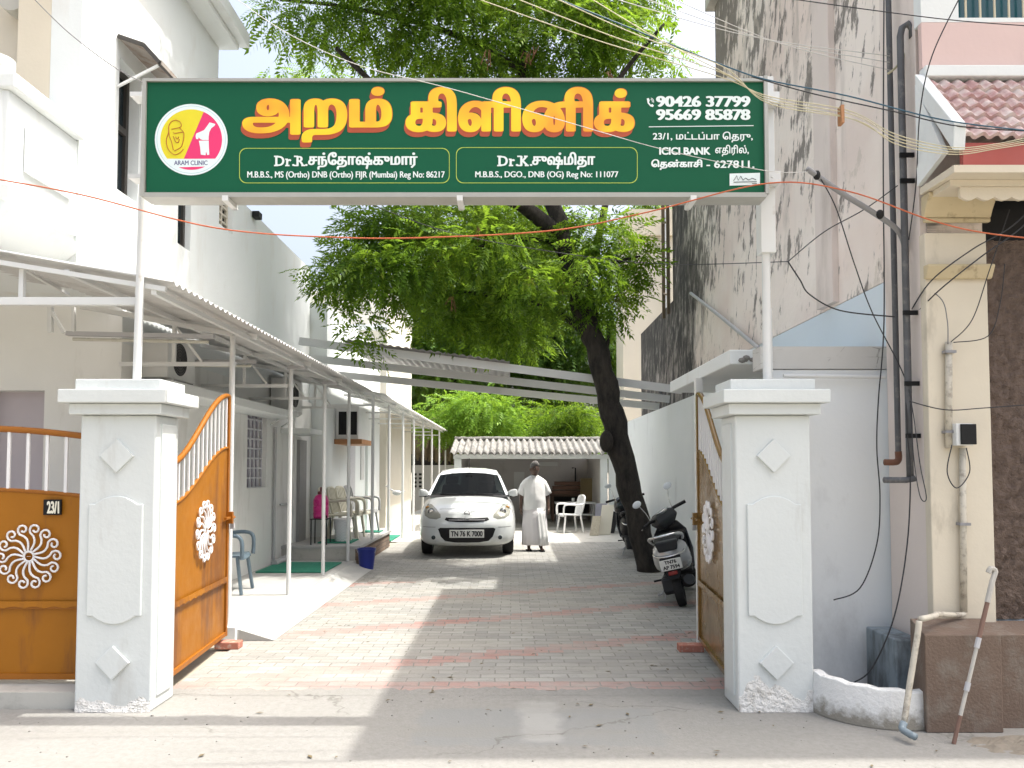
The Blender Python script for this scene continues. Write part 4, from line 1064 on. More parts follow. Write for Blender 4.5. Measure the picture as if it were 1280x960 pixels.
# roof sheet over the driveway on long sloping beams
dr = thing('driveway_canopy', (0, 12.4, 3), 'grey sheet roof carried on three sloping white beams across the driveway', 'canopy')
for (pl, pr, Y) in (((425, 433), (848, 487), 11.5), ((450, 455), (838, 499), 12.4), ((478, 474), (820, 508), 13.3)):
    a, b = P(*pl, Y), P(*pr, Y); d = (b-a); a2 = a - d*((a.x+3.3)/d.x if pl[0] > 430 else .12)
    if a2.x > -3.2: a2 = a + d*((-3.25-a.x)/d.x)
    m = MB(); m.bar(a2, a + d*((2.55-a.x)/d.x), .06, .115); m.build('beam', METAL_W, dr)
A0, A1 = P(425, 428, 11.3), P(637, 456, 11.3); B0 = P(466, 468, 13.6)
m = MB(); corrugated(m, A0 + Vector((0, 0, .05)), (0, 2.35, .0), (A1-A0), 2, .011, .12, (0, 0, 1))
m.build('roof_sheet', MAT('weathered_sheet', (.27, .265, .26), .6, .15, 2, dirt=(.2, .19, .17), dscale=4, damt=(.5, .7)), dr, smooth=True, solid=.008)

# open shed at the back of the yard
YS = 18.5
sh = thing('open_shed', (.35, 20.5, 0), 'low open fronted shed with ridged roof at the back of the yard', 'shed')
xl, xr = P(560, 570, YS).x+.15, 2.30
SHEDW = MAT('shed_paint', (.60, .575, .55), .8, .06, 3, dirt=(.45, .42, .4), dscale=3, damt=(.58, .8))
m = MB(); m.box(xl, xr, 22.2, 22.35, 0, 2.0); m.box(xl, xl+.12, 18.6, 22.2, 0, 1.78); m.box(xr-.12, xr, 18.6, 22.2, 0, 1.78); m.build('walls', SHEDW, sh)
m = MB(); m.box(xl-.02, xr+.02, YS, YS+.12, 1.72, 1.83); m.build('lintel', WHITE, sh)
for x in (xl, xr-.17):
    m = MB(); m.box(x, x+.17, YS-.01, YS+.14, .008, 1.718); m.build('post', WHITE, sh)
m = MB(); corrugated(m, (xl-.1, YS-.2, 1.84), (0, 1.7, .40), (xr-xl+.2, 0, 0), 3, .04, .16, (0, -.26, .96)); m.build('roof_sheet', ASBESTOS, sh, smooth=True, solid=.01)
m = MB(); corrugated(m, (xl-.1, YS+1.52, 2.24), (0, 2.4, -.22), (xr-xl+.2, 0, 0), 3, .04, .16, (0, .1, .99)); m.build('rear_roof_sheet', ASBESTOS, sh, smooth=True, solid=.01)
m = MB(); n = 26
for k in range(n):
    x = xl-.1+(xr-xl+.2)*(k+.5)/n; m.tube([(x-.075, YS+1.45, 2.25+.02*random.random()), (x+.075, YS+1.45, 2.25+.02*random.random())], .05, 8)
m.build('ridge', ASBESTOS, sh)
m = MB(); m.box(xl+.13, xr-.13, 18.65, 22.19, .008, .03); m.build('floor', CONC, sh)
for (px, py, w, h) in ((682, 580, 30, 5), (649, 600, 13, 20)):
    m = MB(); p = P(px, py, 22.15); m.box(p.x-w*.0115, p.x+w*.0115, 22.17, 22.195, p.z-h*.0115, p.z+h*.0115); m.build('wall_notice', GREYWHITE, sh)

# clutter in the shed
BROWN = MAT('old_brown_wood', (.10, .06, .04), .7, .25, 6)
o = thing('wooden_desk', (1.4, 21.4, 0), 'dark brown wooden desk with planks piled on it inside the shed', 'desk')
p0, p1 = P(688, 600, 21.3).x, P(742, 600, 21.3).x
m = MB(); m.box(p0, p1, 21.1, 21.8, .72, .77); m.build('top', BROWN, o)
for x in (p0+.03, p1-.09):
    for y in (21.13, 21.72):
        m = MB(); m.box(x, x+.06, y, y+.06, .01, .72); m.build('leg', BROWN, o)
m = MB(); m.box(p0+.02, p1-.02, 21.75, 21.79, .2, .70); m.build('back_panel', BLACK, o)
for k, (za, x0, x1) in enumerate(((.775, .0, .8), (.90, .05, 1.0), (1.02, .1, 1.05))):
    m = MB(); m.box(p0+x0*(p1-p0), p0+x1*(p1-p0), 21.2, 21.6, za, za+.10)
    tag(m.build('timber_plank', MAT('plank_wood', (.16, .085, .055), .7, .3, 5)), ['broad reddish plank lying directly on the desk in the shed', 'reddish plank in the middle of the pile on the shed desk', 'uppermost reddish plank of the pile on the shed desk'][k], 'plank', 'planks on the shed desk')
m = MB(); q0 = P(726, 610, 20.9); m.box(q0.x, q0.x+.42, 20.95, 21.05, .55, 1.22)
tag(m.build('board_panel', MAT('ochre_board', (.26, .20, .10), .7, .15, 5)), 'ochre wooden board leaning on the wall inside the shed', 'board')
o = thing('white_table', (1.9, 19.8, 0), 'small white topped table behind the white chair in the shed', 'table')
x0, x1 = P(694, 634, 19.5).x, P(744, 634, 19.5).x
m = MB(); m.box(x0, x1, 19.3, 19.9, .60, .635); m.build('top', METAL_W, o)
for x in (x0+.04, x1-.07):
    for y in (19.34, 19.83):
        m = MB(); m.box(x, x+.03, y, y+.03, .03, .60); m.build('leg', METAL_G, o)
m = MB(); m.box(x0+.05, x1-.05, 19.5, 19.53, .30, .34); m.build('rail', METAL_W, o)
m = MB(); q = (x0*.55+x1*.45); m.lathe([(.035, .636), (.04, .74), (.03, .74)], 12, (q, 19.5, 0)); tag(m.build('cup', METAL_W), 'small white cup standing on the white table in the shed', 'cup')
m = MB(); m.lathe([(.06, .636), (.06, .72), (.0, .72)], 12, (q+.16, 19.55, 0)); tag(m.build('tin', BROWN), 'squat brown tin beside the cup on the white table', 'tin')
m = MB(); q = P(723, 600, 21.0); m.tube([(q.x, 22.0, 1.0), (q.x, 22.0, 1.5), (q.x-.1, 22.0, 1.5)], .02, 6); tag(m.build('wall_bracket', BLACK), 'thin black bracket rod on the rear wall of the shed', 'bracket')
def leaning(px0, px1, pyt, pyb, Y, lean, m_, label, nm, grp='panels leaning by the shed'):
    a = P(px0, pyb, Y); b = P(px1, pyb, Y); tp = P(px0, pyt, Y).z
    mb = MB(); mb.prism([(a.x, Y, .01), (b.x, Y, .01), (b.x+lean, Y+.25, tp), (a.x+lean, Y+.25, tp)], (0, .04, 0)); tag(mb.build(nm, m_, bevel=.004), label, 'panel', grp)
leaning(748, 763, 632, 668, 17.2, .12, MAT('pale_panel', (.55, .52, .44), .6, .08, 4), 'pale cream panel leaning against the white wall by the shed', 'wooden_board')
leaning(737, 748, 646, 667, 17.0, .10, MAT('caned_panel', (.34, .31, .24), .7, .35, 25), 'small caned panel leaning in front of the others by the shed', 'wooden_board')
leaning(742, 756, 630, 660, 17.7, .08, MAT('blue_grey_panel', (.22, .22, .26), .5, .2, 6), 'blue grey glazed panel leaning between the cream one and shed post', 'wooden_board')
leaning(760, 768, 640, 668, 17.6, .14, BLACK, 'dark panel leaning behind the pale cream one', 'wooden_board')

tag(MB().box(2.33, 3.4, 18.50, 18.62, 0, 2.15).build('end_wall', WHITE), 'short white wall between the shed post and the leaning tree trunk', 'wall')
# white side wall of the shed yard and grey back wall with vents, thatch behind
m = MB(); slab(m, -3.6, xl-.02, 0, 1.60, [], frontmap(27.6), .15)
bw = tag(m.build('back_wall', MAT('grey_back_wall', (.42, .42, .41), .8, .08, 2)), 'grey back wall with a block of dark vent holes behind the rear awning', 'wall')
for i in range(3):
    for j in range(4):
        m = MB(); x = P(511+7*i, 600, 27.5).x; z = P(511, 593+5*j, 27.5).z; m.box(x-.05, x+.07, 27.585, 27.599, z-.04, z+.04); m.build('vent_hole', BLACK, bw)
m = MB(); v = []; f = []
for i in range(900):
    x = random.uniform(-3.6, -1.2); y = random.uniform(28.0, 29.2); zt_ = 2.9+.5*random.random(); l = random.uniform(.5, 1.3); w = .03; b = len(v)
    dx = random.uniform(-.25, .25)
    v += [(x-w, y, zt_), (x+w, y, zt_), (x+w+dx, y-.2, zt_-l), (x-w+dx, y-.2, zt_-l)]; f.append((b, b+1, b+2, b+3))
m.add(v, f); th = tag(m.build('thatch_roof', MAT('dry_thatch', (.15, .12, .07), .9, .5, 9)), 'ragged dry palm thatch hanging over the grey back wall', 'thatch roof')
m = MB(); p = P(496, 616, 17); m.ball(p, .10, .06, .06); m.tube([p + Vector((-.02, .02, -.0)), p + Vector((-.25, .1, .15))], .02, 6); m.tube([p, p+Vector((0, 1.2, 0))], .02, 6)
tag(m.build('wall_tap', METAL_G), 'grey wall tap on the passage behind the rear awning posts', 'tap')

# ---------------------------------------------------------------- furniture and small things on the platforms
def make_chair(label, mat, group=None, slats=5):
    o = thing('plastic_chair', (0, 0, 0), label, 'chair', group)
    w, d = .23, .21
    m = MB(); rg = []
    for (y, z) in ((-.22, .40), (-.20, .43), (-.05, .425), (.12, .415), (.20, .42)):
        rg.append([(-w, y, z), (-w*.5, y, z-.012), (w*.5, y, z-.012), (w, y, z), (w, y, z-.02), (w*.5, y, z-.032), (-w*.5, y, z-.032), (-w, y, z-.02)])
    m.rings(rg); m.build('seat', mat, o, auto=50)
    for sx in (-1, 1):
        for sy in (-1, 1):
            m = MB(); m.bar((sx*.21, sy*.18+(.0), .42), (sx*.25, sy*.24, 0), .055, .03); m.build('leg', mat, o, bevel=.006)
        m = MB(); m.tube(smooth_path([(sx*.25, -.24, .40), (sx*.265, -.235, .60), (sx*.265, -.14, .655), (sx*.26, .10, .64), (sx*.235, .235, .66)], 5), .022, 6); m.build('armrest', mat, o, smooth=True)
    m = MB()
    m.tube(smooth_path([(-.20, .20, .42), (-.225, .25, .62), (-.20, .29, .80), (-.10, .305, .845), (.10, .305, .845), (.20, .29, .80), (.225, .25, .62), (.20, .20, .42)], 5), .022, 6)
    for k in range(slats):
        x = -.15+.30*k/(slats-1); m.bar((x, .205, .42), (x*1.02, .30, .835), .035, .012)
    m.build('backrest', mat, o)
    return o
CH_CREAM = MAT('cream_plastic', (.56, .54, .44), .45, .08, 5); CH_BLUE = MAT('blue_grey_plastic', (.12, .17, .21), .45, .1, 5); CH_WHITE = MAT('white_plastic', (.74, .74, .73), .4, .05, 5)
ch = make_chair('blue grey plastic chair beside the orange gate leaf', CH_BLUE); ch.location = (-3.24, 8.75, .1); ch.rotation_euler.z = R(95)
labs = ['cream plastic chair standing nearest the white basket on the veranda', 'cream plastic chair, second from the white basket on the veranda', 'cream plastic chair, third from the white basket on the veranda']
c0 = make_chair(labs[0], CH_CREAM, 'cream chairs lined up on the veranda')
for k in range(3):
    o = c0 if k == 0 else copy_tree(c0); o.location = (-2.86 + .05*k, 12.75+.42*k, .315); o.rotation_euler.z = R(92-4*k); o['label'] = labs[k]
o = make_chair('grey plastic chair at the far end of the line on the veranda', MAT('grey_plastic', (.30, .31, .31), .5, .1, 5)); o.location = (-2.72, 14.05, .315); o.rotation_euler.z = R(85)
o = make_chair('white plastic armchair standing at the open front of the shed', CH_WHITE); q = G(711, 664); o.location = (q.x, 17.9, .008); o.rotation_euler.z = R(-75)

def mat_sheet(x0, x1, y0, y1, z, label):
    m = MB(); n = 16; vs = []; 
    for j in range(2):
        pass
    m.box(x0, x1, y0, y1, z, z+.018)
    tag(m.build('floor_mat', GREENMAT, bevel=.004), label, 'floor mat', 'green floor mats')
GREENMAT = MAT('green_mat', (.012, .19, .12), .7, .15, 12, .5, 120, .004)
mat_sheet(-3.42, -2.50, 10.3, 11.35, .103, 'large green mat on the lower platform beneath the front awning')
mat_sheet(-3.05, -2.52, 12.1, 12.7, .317, 'green mat on the veranda under the pink water can')
mat_sheet(-2.75, -2.42, 14.1, 14.5, .317, 'small green mat on the veranda beside the last chair')
mat_sheet(-3.05, -2.45, 15.6, 17.0, .012, 'green mat lying furthest back beyond the veranda')
# pink water can on its stand
o = thing('can_stand', (-2.98, 12.0, .315), 'thin dark metal stand carrying the pink water can', 'stand')
x0, x1, y0, y1 = -3.10, -2.86, 11.9, 12.14; zt_ = .70
for x in (x0, x1):
    for y in (y0, y1):
        m = MB(); m.tube([(x, y, .316), (x, y, zt_)], .011, 6); m.build('leg', DARKGREY, o)
m = MB(); m.box(x0-.015, x1+.015, y0-.015, y1+.015, zt_, zt_+.015); m.build('top', DARKGREY, o)
o = thing('water_can', (-2.98, 12.02, .715), 'bright pink water can on a thin dark stand', 'water can')
PINK = MAT('pink_plastic', (.60, .025, .22), .3, .15, 5)
m = MB(); m.lathe([(.10, .716), (.115, .73), (.118, .80), (.112, .81), (.118, .82), (.118, .90), (.112, .91), (.118, .92), (.118, 1.0), (.09, 1.06), (.05, 1.09)], 20, (-2.98, 12.02, 0)); m.build('body', PINK, o, auto=50)
m = MB(); m.lathe([(.055, 1.09), (.055, 1.13), (.02, 1.14), (.018, 1.20)], 14, (-2.98, 12.02, 0)); m.build('cap', MAT('dark_red_plastic', (.16, .03, .04), .5), o)
m = MB(); m.tube([(-2.90, 11.93, .76), (-2.86, 11.88, .76), (-2.86, 11.88, .73)], .012, 6); m.build('tap', BLACK, o)
o = thing('laundry_basket', (-2.78, 12.2, .315), 'white woven plastic basket between the pink can and the chairs', 'basket')
m = MB(); WV = NT('white_weave'); wv = WV.node('ShaderNodeTexChecker'); WV.link(WV.pos(), wv.inputs[0]); wv.inputs['Scale'].default_value = 45; wv.inputs['Color1'].default_value = (.72, .74, .74, 1); wv.inputs['Color2'].default_value = (.55, .58, .60, 1)
WM = WV.done(wv.outputs[0], .6)
m.lathe([(.11, .336), (.135, .68), (.13, .68), (.105, .34)], 20, (-2.72, 12.35, 0)); m.build('body', WM, o, auto=50)
m = MB(); m.tube([(-2.72+.138*math.cos(k*.3307), 12.35+.138*math.sin(k*.3307), .685) for k in range(20)], .012, 6); m.build('rim', CH_WHITE, o)
o = thing('blue_bucket', (-2.12, 11.25, .0), 'deep blue plastic bucket standing on the paving at the platform corner', 'bucket')
BLUE = MAT('blue_plastic', (.012, .025, .22), .35, .15, 5)
bx = G(461, 710)
m = MB(); m.lathe([(.10, .006), (.132, .29), (.14, .30), (.14, .315), (.128, .315), (.098, .02)], 24, (bx.x, 11.42, 0)); m.build('body', BLUE, o, auto=50)
m = MB(); m.tube([(bx.x+.142*math.cos(k*math.pi/12), 11.42-.03, .30-.10*math.sin(k*math.pi/12)) for k in range(13)], .004, 5); m.build('handle', METAL_G, o)
# ---------------------------------------------------------------- trees
def leafmat(name, c1, c2, c3=None, trans=.35):
    t = NT(name); g = t.node('ShaderNodeNewGeometry'); rnd = g.outputs['Random Per Island']
    c = t.mix(rnd, c1, c2)
    c = t.mix(t.ramp(t.noise(1.3, 4), .42, .58), c, t.mix(rnd, mul(c1, 1.25), c3 or mul(c2, 1.15)))
    if c3: c = t.mix(t.ramp(t.noise(2.0, 4, .6, t.scaled((1, 1, 1), (2, 9, 4))), .48, .60, 0, .75), c, t.mix(rnd, (.018, .055, .008), (.055, .13, .012)))  # dark noise clumps put the crown's shaded gaps into the leaf colour
    if c3: c = t.mix(t.ramp(t.noise(2.3, 4, .6, t.scaled((1, 1, 1), (7, 3, 1))), .66, .72), c, (.16, .085, .035))
    t.done(c, .55, spec=.3)
    tr = t.node('ShaderNodeBsdfTranslucent'); tc = t.mix(.55, c, (.31, .48, .035), 'MIX'); t.link(tc, tr.inputs[0])
    mx = t.node('ShaderNodeMixShader'); mx.inputs[0].default_value = trans
    t.link(t.b.outputs[0], mx.inputs[1]); t.link(tr.outputs[0], mx.inputs[2]); t.link(mx.outputs[0], t.out.inputs[0])
    return t.m
t = NT('bark'); v = t.noise(9, 8, .7, t.scaled((1, 1, .35)))
BARK = t.done(t.mix(t.ramp(v, .35, .65), (.008, .007, .006), (.045, .038, .030)), .95); t.bump(t.noise(20, 6, .65, t.scaled((1, 1, .3))), .9, .05)

def frond_template(n, L, leaf, width, droop):
    """a pinnate leaf along +x: n pairs of leaflets, each a bent four-corner blade"""
    v = []
    for k in range(n):
        q = (k+.7)/n; x = L*q; z = -droop*L*q*q
        for s in (-1, 1):
            l = leaf*(1-.35*abs(q-.45)); a = R(62 - 18*q); dx, dy = math.cos(a)*l, s*math.sin(a)*l; px, py = -math.sin(a)*s*width, math.cos(a)*width
            v += [(x, 0, z), (x+dx*.45+px*.5*s*s, dy*.45+py*.5*s, z+.002), (x+dx, dy, z-.25*l), (x+dx*.45-px*.5, dy*.45-py*.5*s, z+.002)]
    v += [(L, 0, -droop*L), (L+leaf*.3, width*.5, -droop*L), (L+leaf*.9, 0, -droop*L-.2*leaf), (L+leaf*.3, -width*.5, -droop*L)]
    return np.array(v)
def scatter_fronds(pts, dirs, tmpl, smin, smax):
    """one big vertex array from many fronds"""
    N = len(pts); rng = RNG
    d = dirs/np.linalg.norm(dirs, axis=1, keepdims=True)
    up = np.tile([0, 0, 1.0], (N, 1)) + rng.normal(0, .45, (N, 3))
    sd = np.cross(up, d); sd /= np.linalg.norm(sd, axis=1, keepdims=True)+1e-9
    nn = np.cross(d, sd); s = rng.uniform(smin, smax, N)
    M = np.stack([d, sd, nn], 2)*s[:, None, None]
    V = np.einsum('nij,kj->nki', M, tmpl) + pts[:, None, :]
    return V.reshape(-1, 3)
def quads_object(name, V, m, parent):
    off = worldloc(parent); V = V - np.array(off); n = len(V)
    me = bpy.data.meshes.new(name); me.vertices.add(n); me.vertices.foreach_set('co', V.astype(np.float32).ravel())
    me.loops.add(n); me.loops.foreach_set('vertex_index', np.arange(n, dtype=np.int32))
    me.polygons.add(n//4); me.polygons.foreach_set('loop_start', np.arange(0, n, 4, dtype=np.int32))
    me.update(calc_edges=True); me.validate(); me.materials.append(m)
    o = bpy.data.objects.new(name, me); COL.objects.link(o); o.parent = parent
    return o
def crown_points(clusters, per_m2, shell=.5):
    P_, D_ = [], []
    for (c, rx, ry, rz) in clusters:
        n = int(per_m2*4*((rx*ry+rx*rz+ry*rz)/3))
        u = RNG.normal(size=(n, 3)); u /= np.linalg.norm(u, axis=1, keepdims=True)
        r = (shell + (1-shell)*RNG.random(n)**.6)[:, None]*(1+.22*np.sin(u[:, :1]*5+c[0])*np.cos(u[:, 1:2]*6+c[2]))
        P_.append(np.array(c) + u*r*np.array([rx, ry, rz]))
        d = u*np.array([1, 1, .55]) + RNG.normal(0, .45, (n, 3)); d[:, 2] -= .45
        D_.append(d)
    return np.concatenate(P_), np.concatenate(D_)

def px_cluster(px, py, Y, rpx, rpy, ry=None):
    c = P(px, py, Y); k = Y/FPX
    return (tuple(c), rpx*k, (ry or (rpx+rpy)*.5*k), rpy*k)
LEAF_MAIN = leafmat('neem_leaves', (.032, .095, .010), (.17, .31, .024), (.24, .35, .03), .52)
LEAF_DARK = leafmat('shaded_leaves', (.022, .062, .010), (.060, .140, .018), None, .35)  # dark greens; the far crowns' shade is put into the leaf colour
LEAF_BRIGHT = leafmat('sunlit_leaves', (.085, .19, .02), (.19, .33, .04), None, .45)  # brighter green; the bush's sunlight is put into the leaf colour

T0 = G(814, 716)
main = thing('leaning_tree', (T0.x, T0.y, 0), 'big leafy tree with a dark leaning trunk between the parked scooters', 'tree')
tp = [(812, 716, 11.2), (797, 650, 11.2), (782, 590, 11.2), (768, 530, 11.2), (757, 480, 11.2), (744, 430, 11.2), (730, 395, 11.2), (716, 345, 11.3), (705, 300, 11.3), (690, 250, 11.4), (672, 180, 11.5), (655, 90, 11.6), (640, 10, 11.8)]
tr = [.175, .165, .17, .175, .165, .16, .15, .135, .13, .12, .10, .085, .06]
m = MB(); pts = smooth_path([P(*p) for p in tp], 4); rr = [tr[min(i//4, len(tr)-1)]*(1-(i % 4)/4) + tr[min(i//4+1, len(tr)-1)]*((i % 4)/4) for i in range(len(pts))]
pts = [p + Vector((.018*math.sin(i*1.7), .018*math.cos(i*2.3), 0)) for i, p in enumerate(pts)]; rr = [r*(1+.06*math.sin(i*2.1)) for i, r in enumerate(rr)]
m.tube(pts, rr, 14); tk = m.build('trunk', BARK, main, smooth=True)
def limb(pix, r0, r1):
    m = MB(); p = smooth_path([P(*q) for q in pix], 5); n = len(p); m.tube(p, [r0+(r1-r0)*i/(n-1) for i in range(n)], 9); return m.build('limb', BARK, main, smooth=True)
limb([(706, 300, 11.3), (670, 270, 11.2), (640, 250, 11.0), (600, 238, 10.8), (540, 200, 10.6), (480, 120, 10.4), (420, 60, 10.2)], .13, .03)
limb([(742, 430, 11.2), (742, 395, 11.4), (735, 350, 11.7), (752, 280, 12), (770, 180, 12.2), (790, 80, 12.2)], .10, .03)
limb([(716, 345, 11.3), (690, 306, 11.4), (640, 300, 11.4), (570, 318, 11.2), (500, 345, 11.2), (450, 350, 11.0)], .05, .010)
limb([(744, 430, 11.2), (690, 385, 11.6), (620, 370, 12), (540, 365, 12.3), (490, 380, 12.4)], .06, .015)
limb([(757, 440, 11.2), (761, 420, 11.1), (759, 400, 11.05)], .035, .012)
limb([(716, 345, 11.3), (760, 330, 11.1), (800, 320, 11.0)], .05, .012)
limb([(690, 250, 11.4), (720, 180, 11.3), (780, 90, 11.2), (830, 30, 11.1)], .07, .02)
limb([(655, 90, 11.6), (560, 40, 11.4), (440, 10, 11.2), (350, 0, 10.8)], .06, .015)
m = MB(); q = P(752, 565, 11.0); m.ball(q + Vector((.07, 0, .15)), .10, .12, .16, 12, 8); m.build('burr', BARK, main, smooth=True)
cl = [px_cluster(*a) for a in (
    (700, 40, 11.5, 130, 75), (560, 50, 11.3, 110, 70), (470, 30, 11.0, 85, 50), (775, 50, 11.6, 62, 60), (650, -60, 12.2, 190, 90), (450, -70, 11.5, 130, 70), (640, 130, 12.6, 160, 60),
    (480, 280, 11.2, 60, 38), (560, 285, 11.6, 85, 42), (650, 310, 11.8, 80, 40), (740, 290, 11.4, 60, 40), (795, 330, 11.2, 33, 34), (770, 300, 11.2, 45, 36),
    (440, 330, 10.9, 44, 32), (500, 350, 11.2, 60, 34), (425, 362, 10.9, 28, 20), (590, 350, 11.8, 70, 40), (700, 370, 11.0, 38, 30), (640, 390, 12.0, 70, 36), (545, 385, 12.0, 55, 26), (462, 300, 11.2, 55, 40),
    (600, 300, 10.5, 60, 36), (530, 320, 10.5, 56, 36), (655, 345, 10.6, 42, 26), (735, 335, 10.6, 44, 36), (470, 330, 10.4, 50, 36), (760, 385, 11.0, 32, 24), (560, 400, 11.4, 46, 24), (640, 420, 12.4, 60, 26), (510, 270, 10.8, 60, 28), (410, 340, 10.6, 30, 26), (760, 360, 11.6, 50, 30), (430, 345, 11.2, 36, 26))]
cl += [((x, y, z), rx, ry, rz) for x, y, z, rx, ry, rz in ((-1.9, 8.7, 8.9, .9, .7, .75), (-1.3, 9.6, 9.0, 1.1, .9, .8), (-2.3, 9.9, 8.8, .8, .9, .7), (-1.0, 10.6, 8.6, 1.0, .8, .8))]  # crown above the view, added so the left wall is shaded
cl = [(c, a*.84, b*.84, d*.84) for c, a, b, d in cl] + [((x, y, z), rx, ry, rz) for x, y, z, rx, ry, rz in ((-.6, 9.0, 8.4, .8, .7, .6), (-2.7, 9.0, 8.2, .8, .8, .6), (-1.9, 10.3, 9.3, 1.1, .9, .7), (-2.2, 8.3, 8.4, .8, .6, .6), (1.4, 12.0, 9.2, 1.2, 1.0, .7))]  # further unseen clusters, added to shade the wall and the lower foliage
pp, dd = crown_points(cl, 190, .2)
hang = [px_cluster(*a) for a in ((350, 20, 10.3, 34, 24), (375, 48, 10.3, 30, 20), (400, 20, 10.5, 40, 30), (452, 405, 10.6, 26, 22), (460, 430, 10.6, 16, 16), (838, 70, 11.2, 22, 26), (345, 95, 13.0, 26, 10), (400, 90, 13.0, 40, 16))]
p2, d2 = crown_points(hang, 130, .2)
pp = np.concatenate([pp, p2]); dd = np.concatenate([dd, d2])
print('fronds', len(pp))
V = scatter_fronds(pp, dd, frond_template(6, .28, .10, .034, .35), .75, 1.3)
quads_object('crown', V, LEAF_MAIN, main)
m = MB()                                                           # brown hanging seed bunches
for k in range(9):
    a = P(random.uniform(560, 800), random.choice([random.uniform(60, 95), random.uniform(270, 420)]), random.uniform(10.2, 11))
    for j in range(5): m.tube([a + Vector((random.gauss(0, .04), random.gauss(0, .04), 0)), a + Vector((random.gauss(0, .05), random.gauss(0, .05), -random.uniform(.10, .25)))], .006, 4)
m.build('seed_bunches', MAT('dry_seed', (.16, .07, .035), .8, .3, 9), main)['kind'] = 'stuff'

def back_tree(px, py, Y, rpx, rpy, lm, label, dens=60, n=7, scale=2.0, seed=1, trunk_r=.18, group='trees behind the yard'):
    rs = random.Random(seed); k = Y/FPX; base = P(px, py, Y); o = thing('background_tree', (base.x, Y, 0), label, 'tree', group)
    cs = []
    for i in range(n):
        a = 2*math.pi*i/n + rs.uniform(-.3, .3); q = rs.uniform(.30, .62)
        c = base + Vector((math.cos(a)*q*rpx*k, rs.uniform(-.5, .5)*rpx*k*.6, math.sin(a)*q*rpy*k)); s = rs.uniform(.42, .62)
        cs.append((tuple(c), rpx*k*s, rpx*k*s*.8, rpy*k*s))
    cs.append((tuple(base), rpx*k*.62, rpx*k*.5, rpy*k*.62))
    p_, d_ = crown_points(cs, dens, .35)
    quads_object('crown', scatter_fronds(p_, d_, frond_template(5, .26, .10, .034, .35), scale*.8, scale*1.3), lm, o)
    m = MB(); m.tube(smooth_path([(base.x, Y, 0), (base.x+.15, Y, base.z*.5), (base.x, Y+.1, base.z), (base.x+.2, Y, base.z+rpy*k*.5)], 4), [trunk_r*(1-i/14) for i in range(13)], 9); m.build('trunk', BARK, o, smooth=True)
    for c in cs[:4]:
        m = MB(); c0 = Vector((base.x, Y, base.z*.7)); c1 = Vector(c[0]); m.tube([c0, (c0+c1)/2+Vector((0, 0, .1)), c1], [trunk_r*.45, trunk_r*.3, trunk_r*.12], 7); m.build('limb', BARK, o, smooth=True)
    return o
back_tree(592, 520, 26, 66, 42, LEAF_BRIGHT, 'bright yellow green bushy tree just above the shed ridge', 60, 8, 1.6, 3, .12)
back_tree(708, 528, 25, 52, 32, LEAF_MAIN, 'rounded green tree above the right end of the shed roof', 60, 7, 1.5, 4, .12)
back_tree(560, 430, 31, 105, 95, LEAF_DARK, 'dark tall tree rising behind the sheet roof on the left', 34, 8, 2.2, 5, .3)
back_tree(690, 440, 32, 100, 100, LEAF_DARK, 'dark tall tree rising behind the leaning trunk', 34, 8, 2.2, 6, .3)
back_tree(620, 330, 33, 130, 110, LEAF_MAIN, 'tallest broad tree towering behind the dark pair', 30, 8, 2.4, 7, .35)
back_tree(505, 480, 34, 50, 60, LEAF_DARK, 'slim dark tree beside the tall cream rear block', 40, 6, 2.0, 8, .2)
back_tree(782, 470, 33, 40, 90, LEAF_MAIN, 'narrow green tree against the far cream building', 36, 6, 2.0, 9, .2)
back_tree(810, 255, 34, 22, 22, LEAF_MAIN, 'small treetop showing beyond the far cream building parapet', 36, 6, 2.0, 10, .2)
back_tree(660, 545, 30, 130, 30, LEAF_DARK, 'low dark shrubby growth filling the gap behind the shed roof', 40, 9, 1.8, 12, .12)
# ---------------------------------------------------------------- car
PAINT = NT('white_car_paint'); PAINT.b.inputs['Coat Weight'].default_value = .7; PAINT.b.inputs['Coat Roughness'].default_value = .05
zz = PAINT.sep()[2]
CARW = PAINT.done(PAINT.mix(PAINT.math('MULTIPLY', PAINT.ramp(zz, .12, .42, 1, 0), PAINT.ramp(PAINT.noise(9, 5), .35, .65, .2, .7)), (.60, .625, .62), (.42, .40, .33)), .3)
t = NT('car_glass'); t.b.inputs['Base Color'].default_value = (.006, .01, .012, 1); t.b.inputs['Roughness'].default_value = .04; t.b.inputs['Specular IOR Level'].default_value = .25
tb = t.node('ShaderNodeBsdfTransparent'); tb.inputs[0].default_value = (.13, .16, .16, 1); mx = t.node('ShaderNodeMixShader'); mx.inputs[0].default_value = .22
t.link(tb.outputs[0], mx.inputs[1]); t.link(t.b.outputs[0], mx.inputs[2]); t.link(mx.outputs[0], t.out.inputs[0]); CARGLASS = t.m
t = NT('lamp_lens'); t.b.inputs['Base Color'].default_value = (.27, .27, .235, 1); t.b.inputs['Roughness'].default_value = .1; t.b.inputs['Metallic'].default_value = .0; LENS = t.m
PLATE = MAT('number_plate_white', (.66, .66, .62), .5, .04, 5); INKB = MAT('plate_ink', (.015, .015, .015), .6)

